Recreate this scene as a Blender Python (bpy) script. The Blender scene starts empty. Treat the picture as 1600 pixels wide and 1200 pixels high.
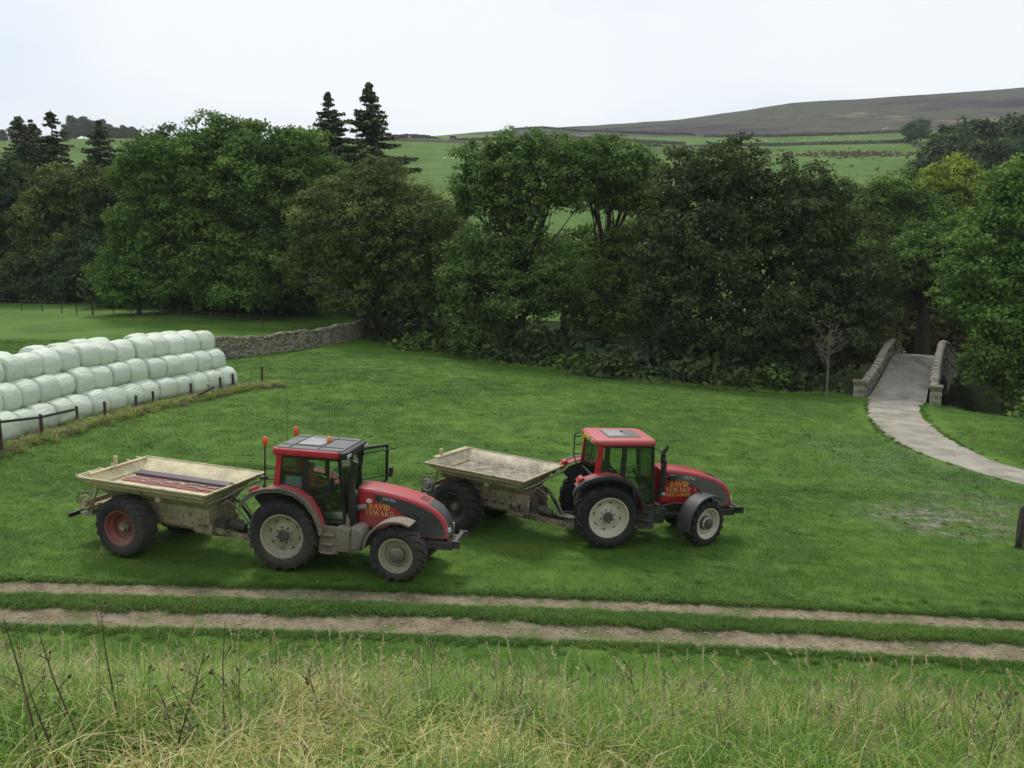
import bpy, math, random
import numpy as np
from mathutils import Vector, Matrix, Euler

S = bpy.context.scene
COL = S.collection
# ------------------------------------------------------------------ camera
FPX, YH, CAMH = 1370.0, 390.0, 8.2            # focal length and horizon row for a 1600 px wide frame
PITCH = math.atan((600 - YH) / FPX)
cam_d = bpy.data.cameras.new('camera'); cam = bpy.data.objects.new('camera', cam_d); COL.objects.link(cam)
cam_d.sensor_width = 36.0; cam_d.lens = 36.0 * FPX / 1600.0
cam_d.clip_start = 0.05; cam_d.clip_end = 6000.0
cam.location = (0, 0, CAMH); cam.rotation_euler = (math.pi / 2 - PITCH, 0, 0)
S.camera = cam
# ------------------------------------------------------------------ sky, sun, exposure
SUN_EL, SUN_AZ = math.radians(56), math.radians(-18)   # azimuth from +Y, clockwise positive
W = bpy.data.worlds.new('World'); S.world = W; W.use_nodes = True
wn, wl = W.node_tree.nodes, W.node_tree.links
for n in list(wn): wn.remove(n)
wo = wn.new('ShaderNodeOutputWorld'); bg = wn.new('ShaderNodeBackground'); bg.inputs[1].default_value = 0.1
sky = wn.new('ShaderNodeTexSky'); sky.sky_type = 'NISHITA'; sky.sun_disc = False
sky.sun_elevation = SUN_EL; sky.sun_rotation = SUN_AZ; sky.air_density = 1.0; sky.dust_density = 2.0
tc = wn.new('ShaderNodeTexCoord'); mp = wn.new('ShaderNodeMapping'); mp.inputs['Scale'].default_value = (1, 1, 2.6)
nz = wn.new('ShaderNodeTexNoise'); nz.inputs['Scale'].default_value = 1.7; nz.inputs['Detail'].default_value = 4
nz.inputs['Roughness'].default_value = 0.45
cr = wn.new('ShaderNodeValToRGB'); cr.color_ramp.elements[0].position = 0.38; cr.color_ramp.elements[1].position = 0.62
cr.color_ramp.elements[0].color = (4.75, 5.45, 6.35, 1); cr.color_ramp.elements[1].color = (6.85, 7.03, 7.2, 1)
mx = wn.new('ShaderNodeMix'); mx.data_type = 'RGBA'; mx.inputs['Factor'].default_value = 0.90
wl.new(tc.outputs['Generated'], mp.inputs[0]); wl.new(mp.outputs[0], nz.inputs['Vector']); wl.new(nz.outputs[0], cr.inputs[0])
wl.new(sky.outputs[0], mx.inputs['A']); wl.new(cr.outputs[0], mx.inputs['B'])
wl.new(mx.outputs['Result'], bg.inputs[0]); wl.new(bg.outputs[0], wo.inputs[0])
sd = bpy.data.lights.new('sun', 'SUN'); sd.energy = 1.5; sd.angle = math.radians(11); sd.color = (1.0, 0.965, 0.90)
so = bpy.data.objects.new('sun', sd); COL.objects.link(so)
so.rotation_euler = Vector((-math.sin(SUN_AZ) * math.cos(SUN_EL), -math.cos(SUN_AZ) * math.cos(SUN_EL), -math.sin(SUN_EL))).to_track_quat('-Z', 'Y').to_euler()
so.location = (0, 0, 60)
vs = S.view_settings; vs.view_transform = 'Standard'; vs.look = 'None'; vs.gamma = 1.0; vs.use_curve_mapping = False; vs.exposure = 0.53
S.render.engine = 'CYCLES'
cy = S.cycles; cy.max_bounces = 6; cy.diffuse_bounces = 3; cy.glossy_bounces = 3; cy.transmission_bounces = 4
cy.transparent_max_bounces = 10; cy.volume_bounces = 2; cy.caustics_reflective = False; cy.caustics_refractive = False
cy.use_denoising = True

# ------------------------------------------------------------------ helpers
def ordinal(n):
    w = ['', 'first', 'second', 'third', 'fourth', 'fifth', 'sixth', 'seventh', 'eighth', 'ninth', 'tenth', 'eleventh', 'twelfth',
         'thirteenth', 'fourteenth', 'fifteenth', 'sixteenth', 'seventeenth', 'eighteenth', 'nineteenth', 'twentieth']
    if n <= 20: return w[n]
    t = {2: 'twenty', 3: 'thirty', 4: 'forty'}[n // 10]
    return t + '-' + w[n % 10] if n % 10 else t[:-1] + 'ieth'

def tag(o, label=None, cat=None, group=None, kind=None):
    if label: o['label'] = label
    if cat: o['category'] = cat
    if group: o['group'] = group
    if kind: o['kind'] = kind
    return o

def empty(name, M=None, parent=None):
    o = bpy.data.objects.new(name, None); COL.objects.link(o); o.empty_display_size = 0.2
    if parent is not None: o.parent = parent
    if M is not None:
        if isinstance(M, Matrix): o.matrix_world = M
        else: o.location = M
    return o

def link(name, me, parent=None, loc=None):
    o = bpy.data.objects.new(name, me); COL.objects.link(o)
    if parent is not None: o.parent = parent
    if loc is not None: o.location = loc
    return o

class MB:
    """collects shapes and links them as one mesh object"""
    def __init__(s): s.v = []; s.f = []; s.m = []
    def add(s, vs, fs, m=0):
        b = len(s.v); s.v += [tuple(v) for v in vs]
        for f in fs: s.f.append(tuple(i + b for i in f)); s.m.append(m)
        return s
    def box(s, c, d, rot=None, m=0, top=(1, 1)):
        hx, hy, hz = d[0] / 2, d[1] / 2, d[2] / 2
        P = [Vector((x * hx * (top[0] if z > 0 else 1), y * hy * (top[1] if z > 0 else 1), z * hz)) for z in (-1, 1) for y in (-1, 1) for x in (-1, 1)]
        if rot is not None:
            R = Euler(rot).to_matrix() if not isinstance(rot, Matrix) else rot
            P = [R @ p for p in P]
        c = Vector(c)
        return s.add([p + c for p in P], [(0, 2, 3, 1), (4, 5, 7, 6), (0, 1, 5, 4), (2, 6, 7, 3), (0, 4, 6, 2), (1, 3, 7, 5)], m)
    def bar(s, a, b, w, h, m=0, up=(0, 0, 1)):
        a, b = Vector(a), Vector(b); x = (b - a).normalized(); u = Vector(up)
        if abs(x.dot(u)) > 0.98: u = Vector((1, 0, 0))
        y = u.cross(x).normalized(); z = x.cross(y)
        R = Matrix((x, y, z)).transposed()
        return s.box((a + b) / 2, ((b - a).length, w, h), R, m)
    def tube(s, pts, r, n=8, m=0, caps=True):
        pts = [Vector(p) for p in pts]; k = len(pts)
        rs = r if isinstance(r, (list, tuple)) else [r] * k
        vs, fs = [], []
        px = None
        for i, p in enumerate(pts):
            t = (pts[min(i + 1, k - 1)] - pts[max(i - 1, 0)]).normalized()
            if px is None:
                a = Vector((0, 0, 1)) if abs(t.z) < 0.9 else Vector((1, 0, 0))
                px = t.cross(a).normalized()
            px = (px - t * px.dot(t)).normalized(); py = t.cross(px)
            for j in range(n):
                an = 2 * math.pi * j / n
                vs.append(p + (px * math.cos(an) + py * math.sin(an)) * rs[i])
        for i in range(k - 1):
            for j in range(n):
                fs.append((i * n + j, i * n + (j + 1) % n, (i + 1) * n + (j + 1) % n, (i + 1) * n + j))
        if caps: fs += [tuple(range(n - 1, -1, -1)), tuple(range((k - 1) * n, k * n))]
        return s.add(vs, fs, m)
    def lathe(s, prof, n=32, m=0, c=(0, 0, 0), closed=False):
        """prof: (radius, y) pairs turned about the local Y axis"""
        vs, fs = [], []; k = len(prof)
        for r, y in prof:
            for j in range(n):
                a = 2 * math.pi * j / n; vs.append((c[0] + r * math.cos(a), c[1] + y, c[2] + r * math.sin(a)))
        for i in range(k if closed else k - 1):
            i2 = (i + 1) % k
            for j in range(n): fs.append((i * n + j, i * n + (j + 1) % n, i2 * n + (j + 1) % n, i2 * n + j))
        return s.add(vs, fs, m)
    def prism(s, poly, y0, y1, m=0, axis='y', rnd=0.0):
        """poly in (x, z) pushed from y0 to y1 (axis y), in (x, y) along z, or in (y, z) along x; rnd rounds both ends' edges"""
        P = [Vector((p[0], p[1])) for p in poly]; n = len(P)
        ar = sum(P[i].x * P[(i + 1) % n].y - P[(i + 1) % n].x * P[i].y for i in range(n))
        if ar < 0: P.reverse()
        if y0 > y1: y0, y1 = y1, y0
        def inset(d):
            out = []
            for i in range(n):
                e1 = (P[i] - P[i - 1]).normalized(); e2 = (P[(i + 1) % n] - P[i]).normalized()
                n1 = Vector((-e1.y, e1.x)); n2 = Vector((-e2.y, e2.x)); b = n1 + n2
                b = b / max(0.35, 1 + n1.dot(n2)); out.append(P[i] + b * d)
            return out
        if rnd > 0:
            rings = []
            for t in (1, 0.62, 0.27, 0): rings.append((y0 + rnd * t * t if False else y0 + rnd * (1 - math.sqrt(max(0, 1 - (1 - (1 - t)) ** 2))) , rnd * t))
            st = [(y0 + rnd * (1 - math.cos(a)), rnd * (1 - math.sin(a))) for a in (0, math.pi / 6, math.pi / 3, math.pi / 2)]
            rings = st + [(y1 - (q[0] - y0), q[1]) for q in reversed(st)]
        else: rings = [(y0, 0), (y1, 0)]
        vs, fs = [], []
        for y, d in rings:
            for p in inset(d):
                vs.append((p.x, y, p.y) if axis == 'y' else ((p.x, p.y, y) if axis == 'z' else (y, p.x, p.y)))
        k = len(rings)
        flip = axis == 'y'
        for i in range(k - 1):
            for j in range(n):
                q = (i * n + j, i * n + (j + 1) % n, (i + 1) * n + (j + 1) % n, (i + 1) * n + j)
                fs.append(q[::-1] if flip else q)
        a, b = tuple(range(n)), tuple(range((k - 1) * n, k * n))
        fs += [a if flip else a[::-1], b[::-1] if flip else b]
        return s.add(vs, fs, m)
    def strip(s, path, y0, y1, t, m=0):
        """a plate of thickness t that follows (x, z) points, from y0 to y1"""
        P = [Vector(p) for p in path]; out = []
        for i in range(len(P)):
            d = (P[min(i + 1, len(P) - 1)] - P[max(i - 1, 0)]).normalized(); out.append(P[i] + Vector((-d.y, d.x)) * t)
        vs, fs = [], []; n = len(P)
        for y in (y0, y1):
            for L in (P, out): vs += [(p.x, y, p.y) for p in L]
        for i in range(n - 1):
            fs += [(i, i + 1, n + i + 1, n + i), (2 * n + i, 3 * n + i, 3 * n + i + 1, 2 * n + i + 1),
                   (i, 2 * n + i, 2 * n + i + 1, i + 1), (n + i, n + i + 1, 3 * n + i + 1, 3 * n + i)]
        fs += [(0, n, 3 * n, 2 * n), (n - 1, 3 * n - 1, 4 * n - 1, 2 * n - 1)]
        return s.add(vs, fs, m)
    def build(s, name, mats, parent=None, smooth=None, bevel=0, loc=None):
        me = bpy.data.meshes.new(name); me.from_pydata(s.v, [], s.f)
        mats = mats if isinstance(mats, (list, tuple)) else [mats]
        for q in mats: me.materials.append(q)
        if len(mats) > 1: me.polygons.foreach_set('material_index', s.m)
        if smooth: me.shade_smooth(); me.set_sharp_from_angle(angle=math.radians(smooth))
        me.update()
        o = link(name, me, parent, loc)
        if bevel:
            b = o.modifiers.new('bevel', 'BEVEL'); b.width = bevel; b.segments = 2; b.limit_method = 'ANGLE'
            b.angle_limit = math.radians(35)
        return o

def quads_mesh(name, V, mat, tint=None, tris=False):
    """mesh from an array (n, 4, 3) of loose quads (or (n, 3, 3) triangles), with a per-face float 'tint'"""
    n, k = V.shape[0], V.shape[1]
    me = bpy.data.meshes.new(name)
    me.vertices.add(n * k); me.vertices.foreach_set('co', V.reshape(-1).astype(np.float32))
    me.loops.add(n * k); me.loops.foreach_set('vertex_index', np.arange(n * k, dtype=np.int32))
    me.polygons.add(n); me.polygons.foreach_set('loop_start', np.arange(0, n * k, k, dtype=np.int32))
    if tint is not None:
        a = me.attributes.new('tint', 'FLOAT', 'FACE'); a.data.foreach_set('value', tint.astype(np.float32))
    me.materials.append(mat); me.update(calc_edges=True)
    return me

def unit(a): return a / np.maximum(1e-9, np.linalg.norm(a, axis=-1, keepdims=True))

def vnoise(x, y, f, seed=0):
    """smooth value noise in -1..1"""
    x = np.asarray(x, float) * f; y = np.asarray(y, float) * f
    xi = np.floor(x).astype(np.int64); yi = np.floor(y).astype(np.int64); u = x - xi; v = y - yi
    u = u * u * (3 - 2 * u); v = v * v * (3 - 2 * v)
    def h(a, b):
        q = (a * 374761393 + b * 668265263 + seed * 982451653) & 0x7fffffff
        q = ((q ^ (q >> 13)) * 1274126177) & 0x7fffffff
        return ((q ^ (q >> 16)) & 0xffff) / 32767.5 - 1
    return (h(xi, yi) * (1 - u) + h(xi + 1, yi) * u) * (1 - v) + (h(xi, yi + 1) * (1 - u) + h(xi + 1, yi + 1) * u) * v

def sstep(a, b, x):
    t = np.clip((x - a) / (b - a), 0, 1); return t * t * (3 - 2 * t)

# ------------------------------------------------------------------ material helpers
class NT:
    """small wrapper for building a node tree"""
    def __init__(s, name):
        s.mat = bpy.data.materials.new(name); s.mat.use_nodes = True; s.t = s.mat.node_tree
        s.t.nodes.clear(); s.out = s.n('ShaderNodeOutputMaterial')
    def n(s, typ, **kw):
        q = s.t.nodes.new(typ)
        for k, v in kw.items():
            if k.startswith('i_'): q.inputs[k[2:].replace('_', ' ')].default_value = v
            else: setattr(q, k, v)
        return q
    def l(s, a, b): s.t.links.new(a, b)
    def val(s, x, sock):
        if hasattr(x, 'is_linked') or isinstance(x, bpy.types.NodeSocket): s.l(x, sock)
        else: sock.default_value = x
    def noise(s, vec, scale, detail=3, rough=0.5, dim='3D'):
        q = s.n('ShaderNodeTexNoise'); q.inputs['Scale'].default_value = scale; q.inputs['Detail'].default_value = detail
        q.inputs['Roughness'].default_value = rough
        if vec is not None: s.l(vec, q.inputs['Vector'])
        return q.outputs[0]
    def mapr(s, x, a, b, c=0.0, d=1.0):
        q = s.n('ShaderNodeMapRange'); s.val(x, q.inputs[0])
        for i, v in enumerate((a, b, c, d)): q.inputs[i + 1].default_value = v
        return q.outputs[0]
    def math(s, op, a, b=0.0, clamp=False):
        q = s.n('ShaderNodeMath', operation=op, use_clamp=clamp); s.val(a, q.inputs[0]); s.val(b, q.inputs[1]); return q.outputs[0]
    def mix(s, f, a, b):
        q = s.n('ShaderNodeMix', data_type='RGBA'); s.val(f, q.inputs['Factor'])
        for x, nm in ((a, 'A'), (b, 'B')):
            if isinstance(x, bpy.types.NodeSocket): s.l(x, q.inputs[nm])
            else: q.inputs[nm].default_value = (*x, 1)
        return q.outputs['Result']
    def ramp(s, x, stops):
        q = s.n('ShaderNodeValToRGB'); e = q.color_ramp.elements
        while len(e) < len(stops): e.new(0.5)
        for k, (p, c) in enumerate(stops): e[k].position = p; e[k].color = (*c, 1)
        s.val(x, q.inputs[0]); return q.outputs[0]
    def geo(s): return s.n('ShaderNodeNewGeometry').outputs['Position']
    def obj(s): return s.n('ShaderNodeTexCoord').outputs['Object']
    def scale(s, v, xyz):
        q = s.n('ShaderNodeMapping'); q.inputs['Scale'].default_value = xyz; s.l(v, q.inputs[0]); return q.outputs[0]
    def bump(s, h, strength=0.3, dist=0.02):
        q = s.n('ShaderNodeBump'); q.inputs['Strength'].default_value = strength; q.inputs['Distance'].default_value = dist
        s.l(h, q.inputs['Height']); return q.outputs[0]
    def principled(s, color, rough=0.6, metal=0.0, spec=0.5, normal=None, **kw):
        q = s.n('ShaderNodeBsdfPrincipled')
        if isinstance(color, bpy.types.NodeSocket): s.l(color, q.inputs['Base Color'])
        else: q.inputs['Base Color'].default_value = (*color, 1)
        s.val(rough, q.inputs['Roughness']); q.inputs['Metallic'].default_value = metal
        q.inputs['Specular IOR Level'].default_value = spec
        if normal is not None: s.l(normal, q.inputs['Normal'])
        for k, v in kw.items(): s.val(v, q.inputs[k.replace('_', ' ')])
        s.l(q.outputs[0], s.out.inputs[0]); return q

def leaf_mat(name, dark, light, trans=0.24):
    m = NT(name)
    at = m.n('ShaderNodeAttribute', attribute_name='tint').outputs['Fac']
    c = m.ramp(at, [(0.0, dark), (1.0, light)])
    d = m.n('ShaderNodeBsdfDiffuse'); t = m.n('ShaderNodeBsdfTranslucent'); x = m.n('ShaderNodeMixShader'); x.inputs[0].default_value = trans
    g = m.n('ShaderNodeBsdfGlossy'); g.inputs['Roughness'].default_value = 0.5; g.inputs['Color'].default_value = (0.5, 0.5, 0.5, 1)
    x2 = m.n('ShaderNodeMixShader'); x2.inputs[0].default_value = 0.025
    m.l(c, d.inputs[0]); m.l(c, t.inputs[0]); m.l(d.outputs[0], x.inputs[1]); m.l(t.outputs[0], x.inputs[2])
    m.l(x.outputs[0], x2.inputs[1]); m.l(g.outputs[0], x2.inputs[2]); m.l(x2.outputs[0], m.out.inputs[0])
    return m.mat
# ================================================================== TERRAIN
def y_far_rut(x): return 20.15 - 0.0021 * (np.asarray(x, float) - 3) ** 2
RUT_GAP = 1.55
EDGE = np.array([(-400, 100), (-60, 100), (-30, 94), (-17, 84.5), (-12, 78), (-6, 71.5), (0, 66.4), (9, 60.8), (15, 58.6), (21.4, 57.6), (24.8, 55.8), (30, 52.5), (40, 47), (80, 40), (400, 30)], float)
def y_edge(x): return np.interp(x, EDGE[:, 0], EDGE[:, 1])

def hz(x, y):
    x = np.asarray(x, float); y = np.asarray(y, float)
    base = -0.045 * (np.clip(x, -32, 40) + 5)
    # the bank the camera stands on
    yy = np.clip(y, -400, 15.5)
    near = 6.925 - 0.1 * yy - 0.034 * np.maximum(yy, 0) ** 2 + np.where(yy < 0, -0.1 * yy * 0.5, 0)
    t = np.clip((yy - 8.5) / 7.0, 0, 1); p0 = 6.925 - 0.85 - 0.034 * 72.25; m0 = -0.678 * 7
    herm = (2 * t ** 3 - 3 * t ** 2 + 1) * p0 + (t ** 3 - 2 * t ** 2 + t) * m0
    z = base + np.where(yy < 8.5, near, herm)
    z = z + np.where(y < 14, 0.07 * vnoise(x, y, 0.9, 3) + 0.05 * vnoise(x, y, 2.3, 4), 0) * sstep(15, 12, y)
    # track ruts and the grassy hump between them
    yf = y_far_rut(x); yn = yf - RUT_GAP
    wob = 0.05 * vnoise(x, y, 0.8, 9)
    z = z - 0.075 * np.exp(-((y - yf + wob) / 0.36) ** 4) - 0.075 * np.exp(-((y - yn + wob) / 0.36) ** 4)
    z = z + 0.05 * np.exp(-((y - yf + RUT_GAP / 2) / 0.42) ** 2)
    z = z + (0.05 * vnoise(x, y, 0.22, 5) + 0.02 * vnoise(x, y, 0.7, 6)) * sstep(21.5, 24, y) * sstep(140, 90, y)
    # the left field beyond the wall rises
    z = z + 0.022 * np.clip(y - 52, 0, 60) * sstep(-9, -22, x) * sstep(300, 112, y)
    # river channel beyond the meadow's far edge
    e = y - y_edge(x)
    dep = sstep(-16, -9, x) * sstep(260, 120, x)
    z = z - (0.35 * sstep(-6, 0, e) * (1 - np.exp(-((x - 24.2) / 3.6) ** 4)) + 2.7 * sstep(0.2, 4.5, e) - 2.9 * sstep(11, 20, e)) * dep
    # valley side, moor
    far = np.maximum(0, y - 104)
    hill = 0.213 * np.minimum(far, 236) + 0.10 * np.maximum(0, np.minimum(far, 700) - 236) + 0.02 * np.maximum(0, far - 700)
    hill = hill - 3.0 * (1 - np.exp(-far / 14.0)) * 0.7
    A = np.interp(x, [-900, -450, -300, -120, 17, 140, 233, 350, 467, 700, 1200], [16, 10, 4, 4, 20, 30, 41.5, 50, 58, 66, 75])
    hill = hill + A * sstep(390, 800, y) - 0.06 * np.maximum(0, y - 830)
    hill = hill + (0.9 * vnoise(x, y, 0.02, 11) + 0.35 * vnoise(x, y, 0.06, 12)) * sstep(110, 180, y)
    hill = hill + 1.6 * vnoise(x, y, 0.008, 14) * sstep(400, 560, y)
    return z + hill

def ray(px, py):
    u, v = (px - 800) / FPX, (600 - py) / FPX; c, s = math.cos(PITCH), math.sin(PITCH)
    return np.array([u, c + v * s, -s + v * c])
def at(px, py, y):
    """the point at distance y along the viewing ray of a photo pixel"""
    d = ray(px, py); t = y / d[1]; return Vector((d[0] * t, y, CAMH + d[2] * t))
def hit(px, py, y0=3.0, y1=1100.0):
    """where that ray meets the terrain"""
    d = ray(px, py); ys = np.geomspace(y0, y1, 4000); t = ys / d[1]
    k = np.nonzero(CAMH + d[2] * t < hz(d[0] * t, ys))[0]
    if len(k) == 0: return hit(px, py + 2, y0, y1) if py < 560 else None
    t = t[k[0]]; x, y = d[0] * t, d[1] * t; return Vector((x, y, float(hz(x, y))))
def ground(x, y, dz=0.0): return Vector((x, y, float(hz(x, y)) + dz))
def slope_matrix(x, y, heading, dz=0.0):
    """frame standing on the ground, x axis along the heading (degrees)"""
    a = math.radians(heading); e = 1.2
    gx = float(hz(x + e, y) - hz(x - e, y)) / (2 * e); gy = float(hz(x, y + e) - hz(x, y - e)) / (2 * e)
    up = Vector((-gx, -gy, 1)).normalized(); f = Vector((math.cos(a), math.sin(a), 0)); f = (f - up * f.dot(up)).normalized()
    l = up.cross(f); M = Matrix((f, l, up)).transposed().to_4x4(); M.translation = ground(x, y, dz); return M

# ------------------------------------------------------------------ ground materials
GRASS_D, GRASS_L, GRASS_Y = (0.030, 0.085, 0.014), (0.075, 0.180, 0.028), (0.135, 0.190, 0.045)
def meadow_colour(m, P):
    """turf colour from world position: large mottling, mown-like streaks, worn patch by the road"""
    a = m.noise(P, 0.16, 4, 0.6); b = m.noise(P, .9, 3, 0.6); st = m.noise(m.scale(P, (0.35, 1.6, 1)), 1.1, 3, 0.6)
    k = m.math('ADD', m.math('MULTIPLY', a, 0.55), m.math('ADD', m.math('MULTIPLY', b, 0.22), m.math('MULTIPLY', st, 0.38)))
    return m.ramp(k, [(0.41, (0.058, 0.135, 0.016)), (0.57, (0.104, 0.208, 0.024)), (0.73, (0.175, 0.275, 0.042))])
def disc_mask(m, P, cx, cy, rx, ry):
    q = m.n('ShaderNodeMapping', vector_type='POINT'); q.inputs['Location'].default_value = (-cx / rx, -cy / ry, 0); q.inputs['Scale'].default_value = (1 / rx, 1 / ry, 0)
    m.l(P, q.inputs[0]); L = m.n('ShaderNodeVectorMath', operation='LENGTH'); m.l(q.outputs[0], L.inputs[0]); return m.mapr(L.outputs['Value'], 1.0, 0.35)
def worn(m, P, col):
    """trodden, limy ground left of the gate post and dust beside the lane"""
    n1 = m.noise(P, 0.75, 4, 0.65); n2 = m.noise(P, 2.6, 4, 0.7)
    msk = m.math('MAXIMUM', disc_mask(m, P, 14.6, 28.7, 3.4, 2.6), m.math('MULTIPLY', disc_mask(m, P, 16.8, 30.3, 2.6, 2.4), 0.8))
    f = m.math('MULTIPLY', msk, m.mapr(m.math('ADD', m.math('MULTIPLY', n1, 0.6), m.math('MULTIPLY', n2, 0.5)), 0.47, 0.62), True)
    col = m.mix(m.math('MULTIPLY', f, 0.9), col, m.mix(m.mapr(n2, 0.4, 0.62), (0.15, 0.14, 0.085), (0.42, 0.40, 0.32)))
    g = m.math('MULTIPLY', disc_mask(m, P, 17.0, 37.0, 5.0, 8.0), m.mapr(n1, 0.35, 0.65))
    return m.mix(m.math('MULTIPLY', g, 0.42), col, (0.17, 0.20, 0.12))

m = NT('meadow turf'); P = m.geo()
col = worn(m, P, meadow_colour(m, P)); tr_ = m.n('ShaderNodeAttribute', attribute_name='track').outputs['Fac']
col = m.mix(m.math('MULTIPLY', m.mapr(m.math('ADD', tr_, m.math('MULTIPLY', m.math('SUBTRACT', m.noise(P, 2.5, 4, .7), .5), .8)), .35, .6), .85), col, m.ramp(m.noise(P, 6, 4, .7), [(.35, (.13, .105, .06)), (.65, (.27, .225, .15))]))
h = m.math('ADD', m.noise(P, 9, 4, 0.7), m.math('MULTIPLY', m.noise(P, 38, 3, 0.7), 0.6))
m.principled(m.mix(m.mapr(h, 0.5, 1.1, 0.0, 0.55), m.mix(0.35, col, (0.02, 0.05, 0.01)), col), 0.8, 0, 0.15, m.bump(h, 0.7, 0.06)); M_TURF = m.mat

m = NT('bank soil and thatch'); P = m.geo(); a = m.noise(P, 3.0, 4, 0.65)
m.principled(m.ramp(a, [(0.3, (0.035, 0.045, 0.014)), (0.5, (0.07, 0.10, 0.03)), (0.7, (0.15, 0.14, 0.06))]), 0.95, 0, 0.1, m.bump(m.noise(P, 30, 4, 0.7), 0.8, 0.03)); M_BANK = m.mat

m = NT('valley side pasture and moor'); P = m.geo()
sep = m.n('ShaderNodeSeparateXYZ'); m.l(P, sep.inputs[0])
big = m.noise(P, 0.012, 5, 0.6); mid = m.noise(P, 0.05, 5, 0.65); fine = m.noise(P, 0.35, 4, 0.7)
green = m.ramp(m.math('ADD', m.math('MULTIPLY', mid, 0.6), m.math('MULTIPLY', fine, 0.45)), [(0.36, (0.062, 0.116, 0.028)), (0.52, (0.102, 0.170, 0.042)), (0.68, (0.160, 0.205, 0.072))])
rush = m.mapr(m.noise(m.scale(P, (0.6, 1.4, 1)), 0.085, 6, 0.75), 0.56, 0.63)
green = m.mix(m.math('MULTIPLY', rush, 0.55), green, (0.085, 0.075, 0.035))
heath = m.ramp(m.math('ADD', m.math('MULTIPLY', m.noise(m.scale(P, (0.7, 1.3, 2.2)), 0.0125, 7, 0.72), 0.85), m.math('MULTIPLY', mid, 0.2)),
               [(0.40, (0.042, 0.034, 0.041)), (0.50, (0.080, 0.066, 0.071)), (0.555, (0.098, 0.106, 0.064)), (0.61, (0.066, 0.056, 0.058)), (0.68, (0.20, 0.175, 0.11))])
at_m = m.n('ShaderNodeAttribute', attribute_name='moor').outputs['Fac']
k = m.mapr(m.math('ADD', at_m, m.math('MULTIPLY', m.math('SUBTRACT', mid, 0.5), 0.7)), 0.42, 0.58)
m.principled(m.mix(k, green, heath), 0.95, 0, 0.05, m.bump(m.noise(P, 0.5, 5, 0.7), 0.5, 0.7)); M_HILL = m.mat

m = NT('packed earth and stone'); P = m.geo()
a = m.noise(P, 2.2, 5, 0.65); b = m.noise(P, 14, 4, 0.7); v = m.n('ShaderNodeTexVoronoi'); v.inputs['Scale'].default_value = 17; m.l(P, v.inputs['Vector'])
c = m.ramp(m.math('ADD', m.math('MULTIPLY', a, 0.6), m.math('MULTIPLY', b, 0.4)), [(0.36, (0.115, 0.092, 0.056)), (0.5, (0.245, 0.198, 0.126)), (0.66, (0.38, 0.32, 0.225))])
c = m.mix(m.math('MULTIPLY', m.mapr(m.noise(P, 1.1, 4, 0.7), 0.52, 0.62), 0.8), c, (0.085, 0.120, 0.030))
m.principled(c, 0.95, 0, 0.15, m.bump(m.math('ADD', b, m.math('MULTIPLY', v.outputs[0], 0.6)), 0.8, 0.035)); M_DIRT = m.mat

m = NT('dusty lane surface'); P = m.geo()
a = m.noise(P, 0.8, 4, 0.6); b = m.noise(P, 9, 4, 0.7)
c = m.ramp(m.math('ADD', m.math('MULTIPLY', a, 0.65), m.math('MULTIPLY', b, 0.35)), [(0.36, (0.20, 0.18, 0.138)), (0.5, (0.315, 0.287, 0.228)), (0.64, (0.42, 0.385, 0.318))])
up = m.mapr(m.n('ShaderNodeAttribute', attribute_name='deck').outputs['Fac'], 0.2, 0.75)
c = m.mix(m.math('MULTIPLY', up, 0.9), c, m.ramp(m.noise(m.scale(P, (1.2, 0.4, 1)), 1.3, 5, 0.7), [(0.4, (0.15, 0.134, 0.108)), (0.62, (0.30, 0.27, 0.22))]))
m.principled(c, 0.9, 0, 0.2, m.bump(b, 0.4, 0.02)); M_LANE = m.mat

# ------------------------------------------------------------------ ground sheet, cut into bank, meadow and valley side
def spaced(lo, hi, step, grow_lo, end_lo, grow_hi, end_hi):
    a = list(np.arange(lo, hi + 1e-6, step)); d = step; q = a[-1]
    while q < end_hi: d *= grow_hi; q += d; a.append(q)
    d = step; q = lo; pre = []
    while q > end_lo: d *= grow_lo; q -= d; pre.append(q)
    return np.array(pre[::-1] + a)
gx = spaced(-30, 30, 0.34, 1.06, -1700, 1.06, 1700)
gy = np.concatenate([spaced(-2.0, 16.8, 0.3, 1.25, -300, 1.2, 16.9)[:-1], np.arange(17.0, 21.6, 0.1), spaced(21.6, 62, 0.34, 1.1, 21.5, 1.016, 1600)[1:]])
gy = np.unique(np.round(gy, 4))
GX, GY = np.meshgrid(gx, gy); GZ = hz(GX, GY)
def sheet(name, j0, j1, mat, attr=None, mask=None):
    X, Y, Z = GX[j0:j1 + 1], GY[j0:j1 + 1], GZ[j0:j1 + 1]; ny, nx = X.shape
    me = bpy.data.meshes.new(name); co = np.stack([X, Y, Z], -1).reshape(-1, 3)
    idx = np.arange(ny * nx).reshape(ny, nx); q = np.stack([idx[:-1, :-1], idx[:-1, 1:], idx[1:, 1:], idx[1:, :-1]], -1).reshape(-1, 4)
    if mask is not None: q = q[mask(co[q].mean(1))]
    n = len(q); me.vertices.add(len(co)); me.vertices.foreach_set('co', co.reshape(-1).astype(np.float32))
    me.loops.add(n * 4); me.loops.foreach_set('vertex_index', q.reshape(-1).astype(np.int32))
    me.polygons.add(n); me.polygons.foreach_set('loop_start', np.arange(0, n * 4, 4, dtype=np.int32))
    if attr:
        a = me.attributes.new(attr[0], 'FLOAT', 'POINT'); a.data.foreach_set('value', attr[1](X, Y).reshape(-1).astype(np.float32))
    me.materials.append(mat); me.update(calc_edges=True); me.shade_smooth()
    return tag(link(name, me), kind='structure')
jb = int(np.searchsorted(gy, 14.2)); jm = int(np.searchsorted(gy, 106.0))
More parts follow.
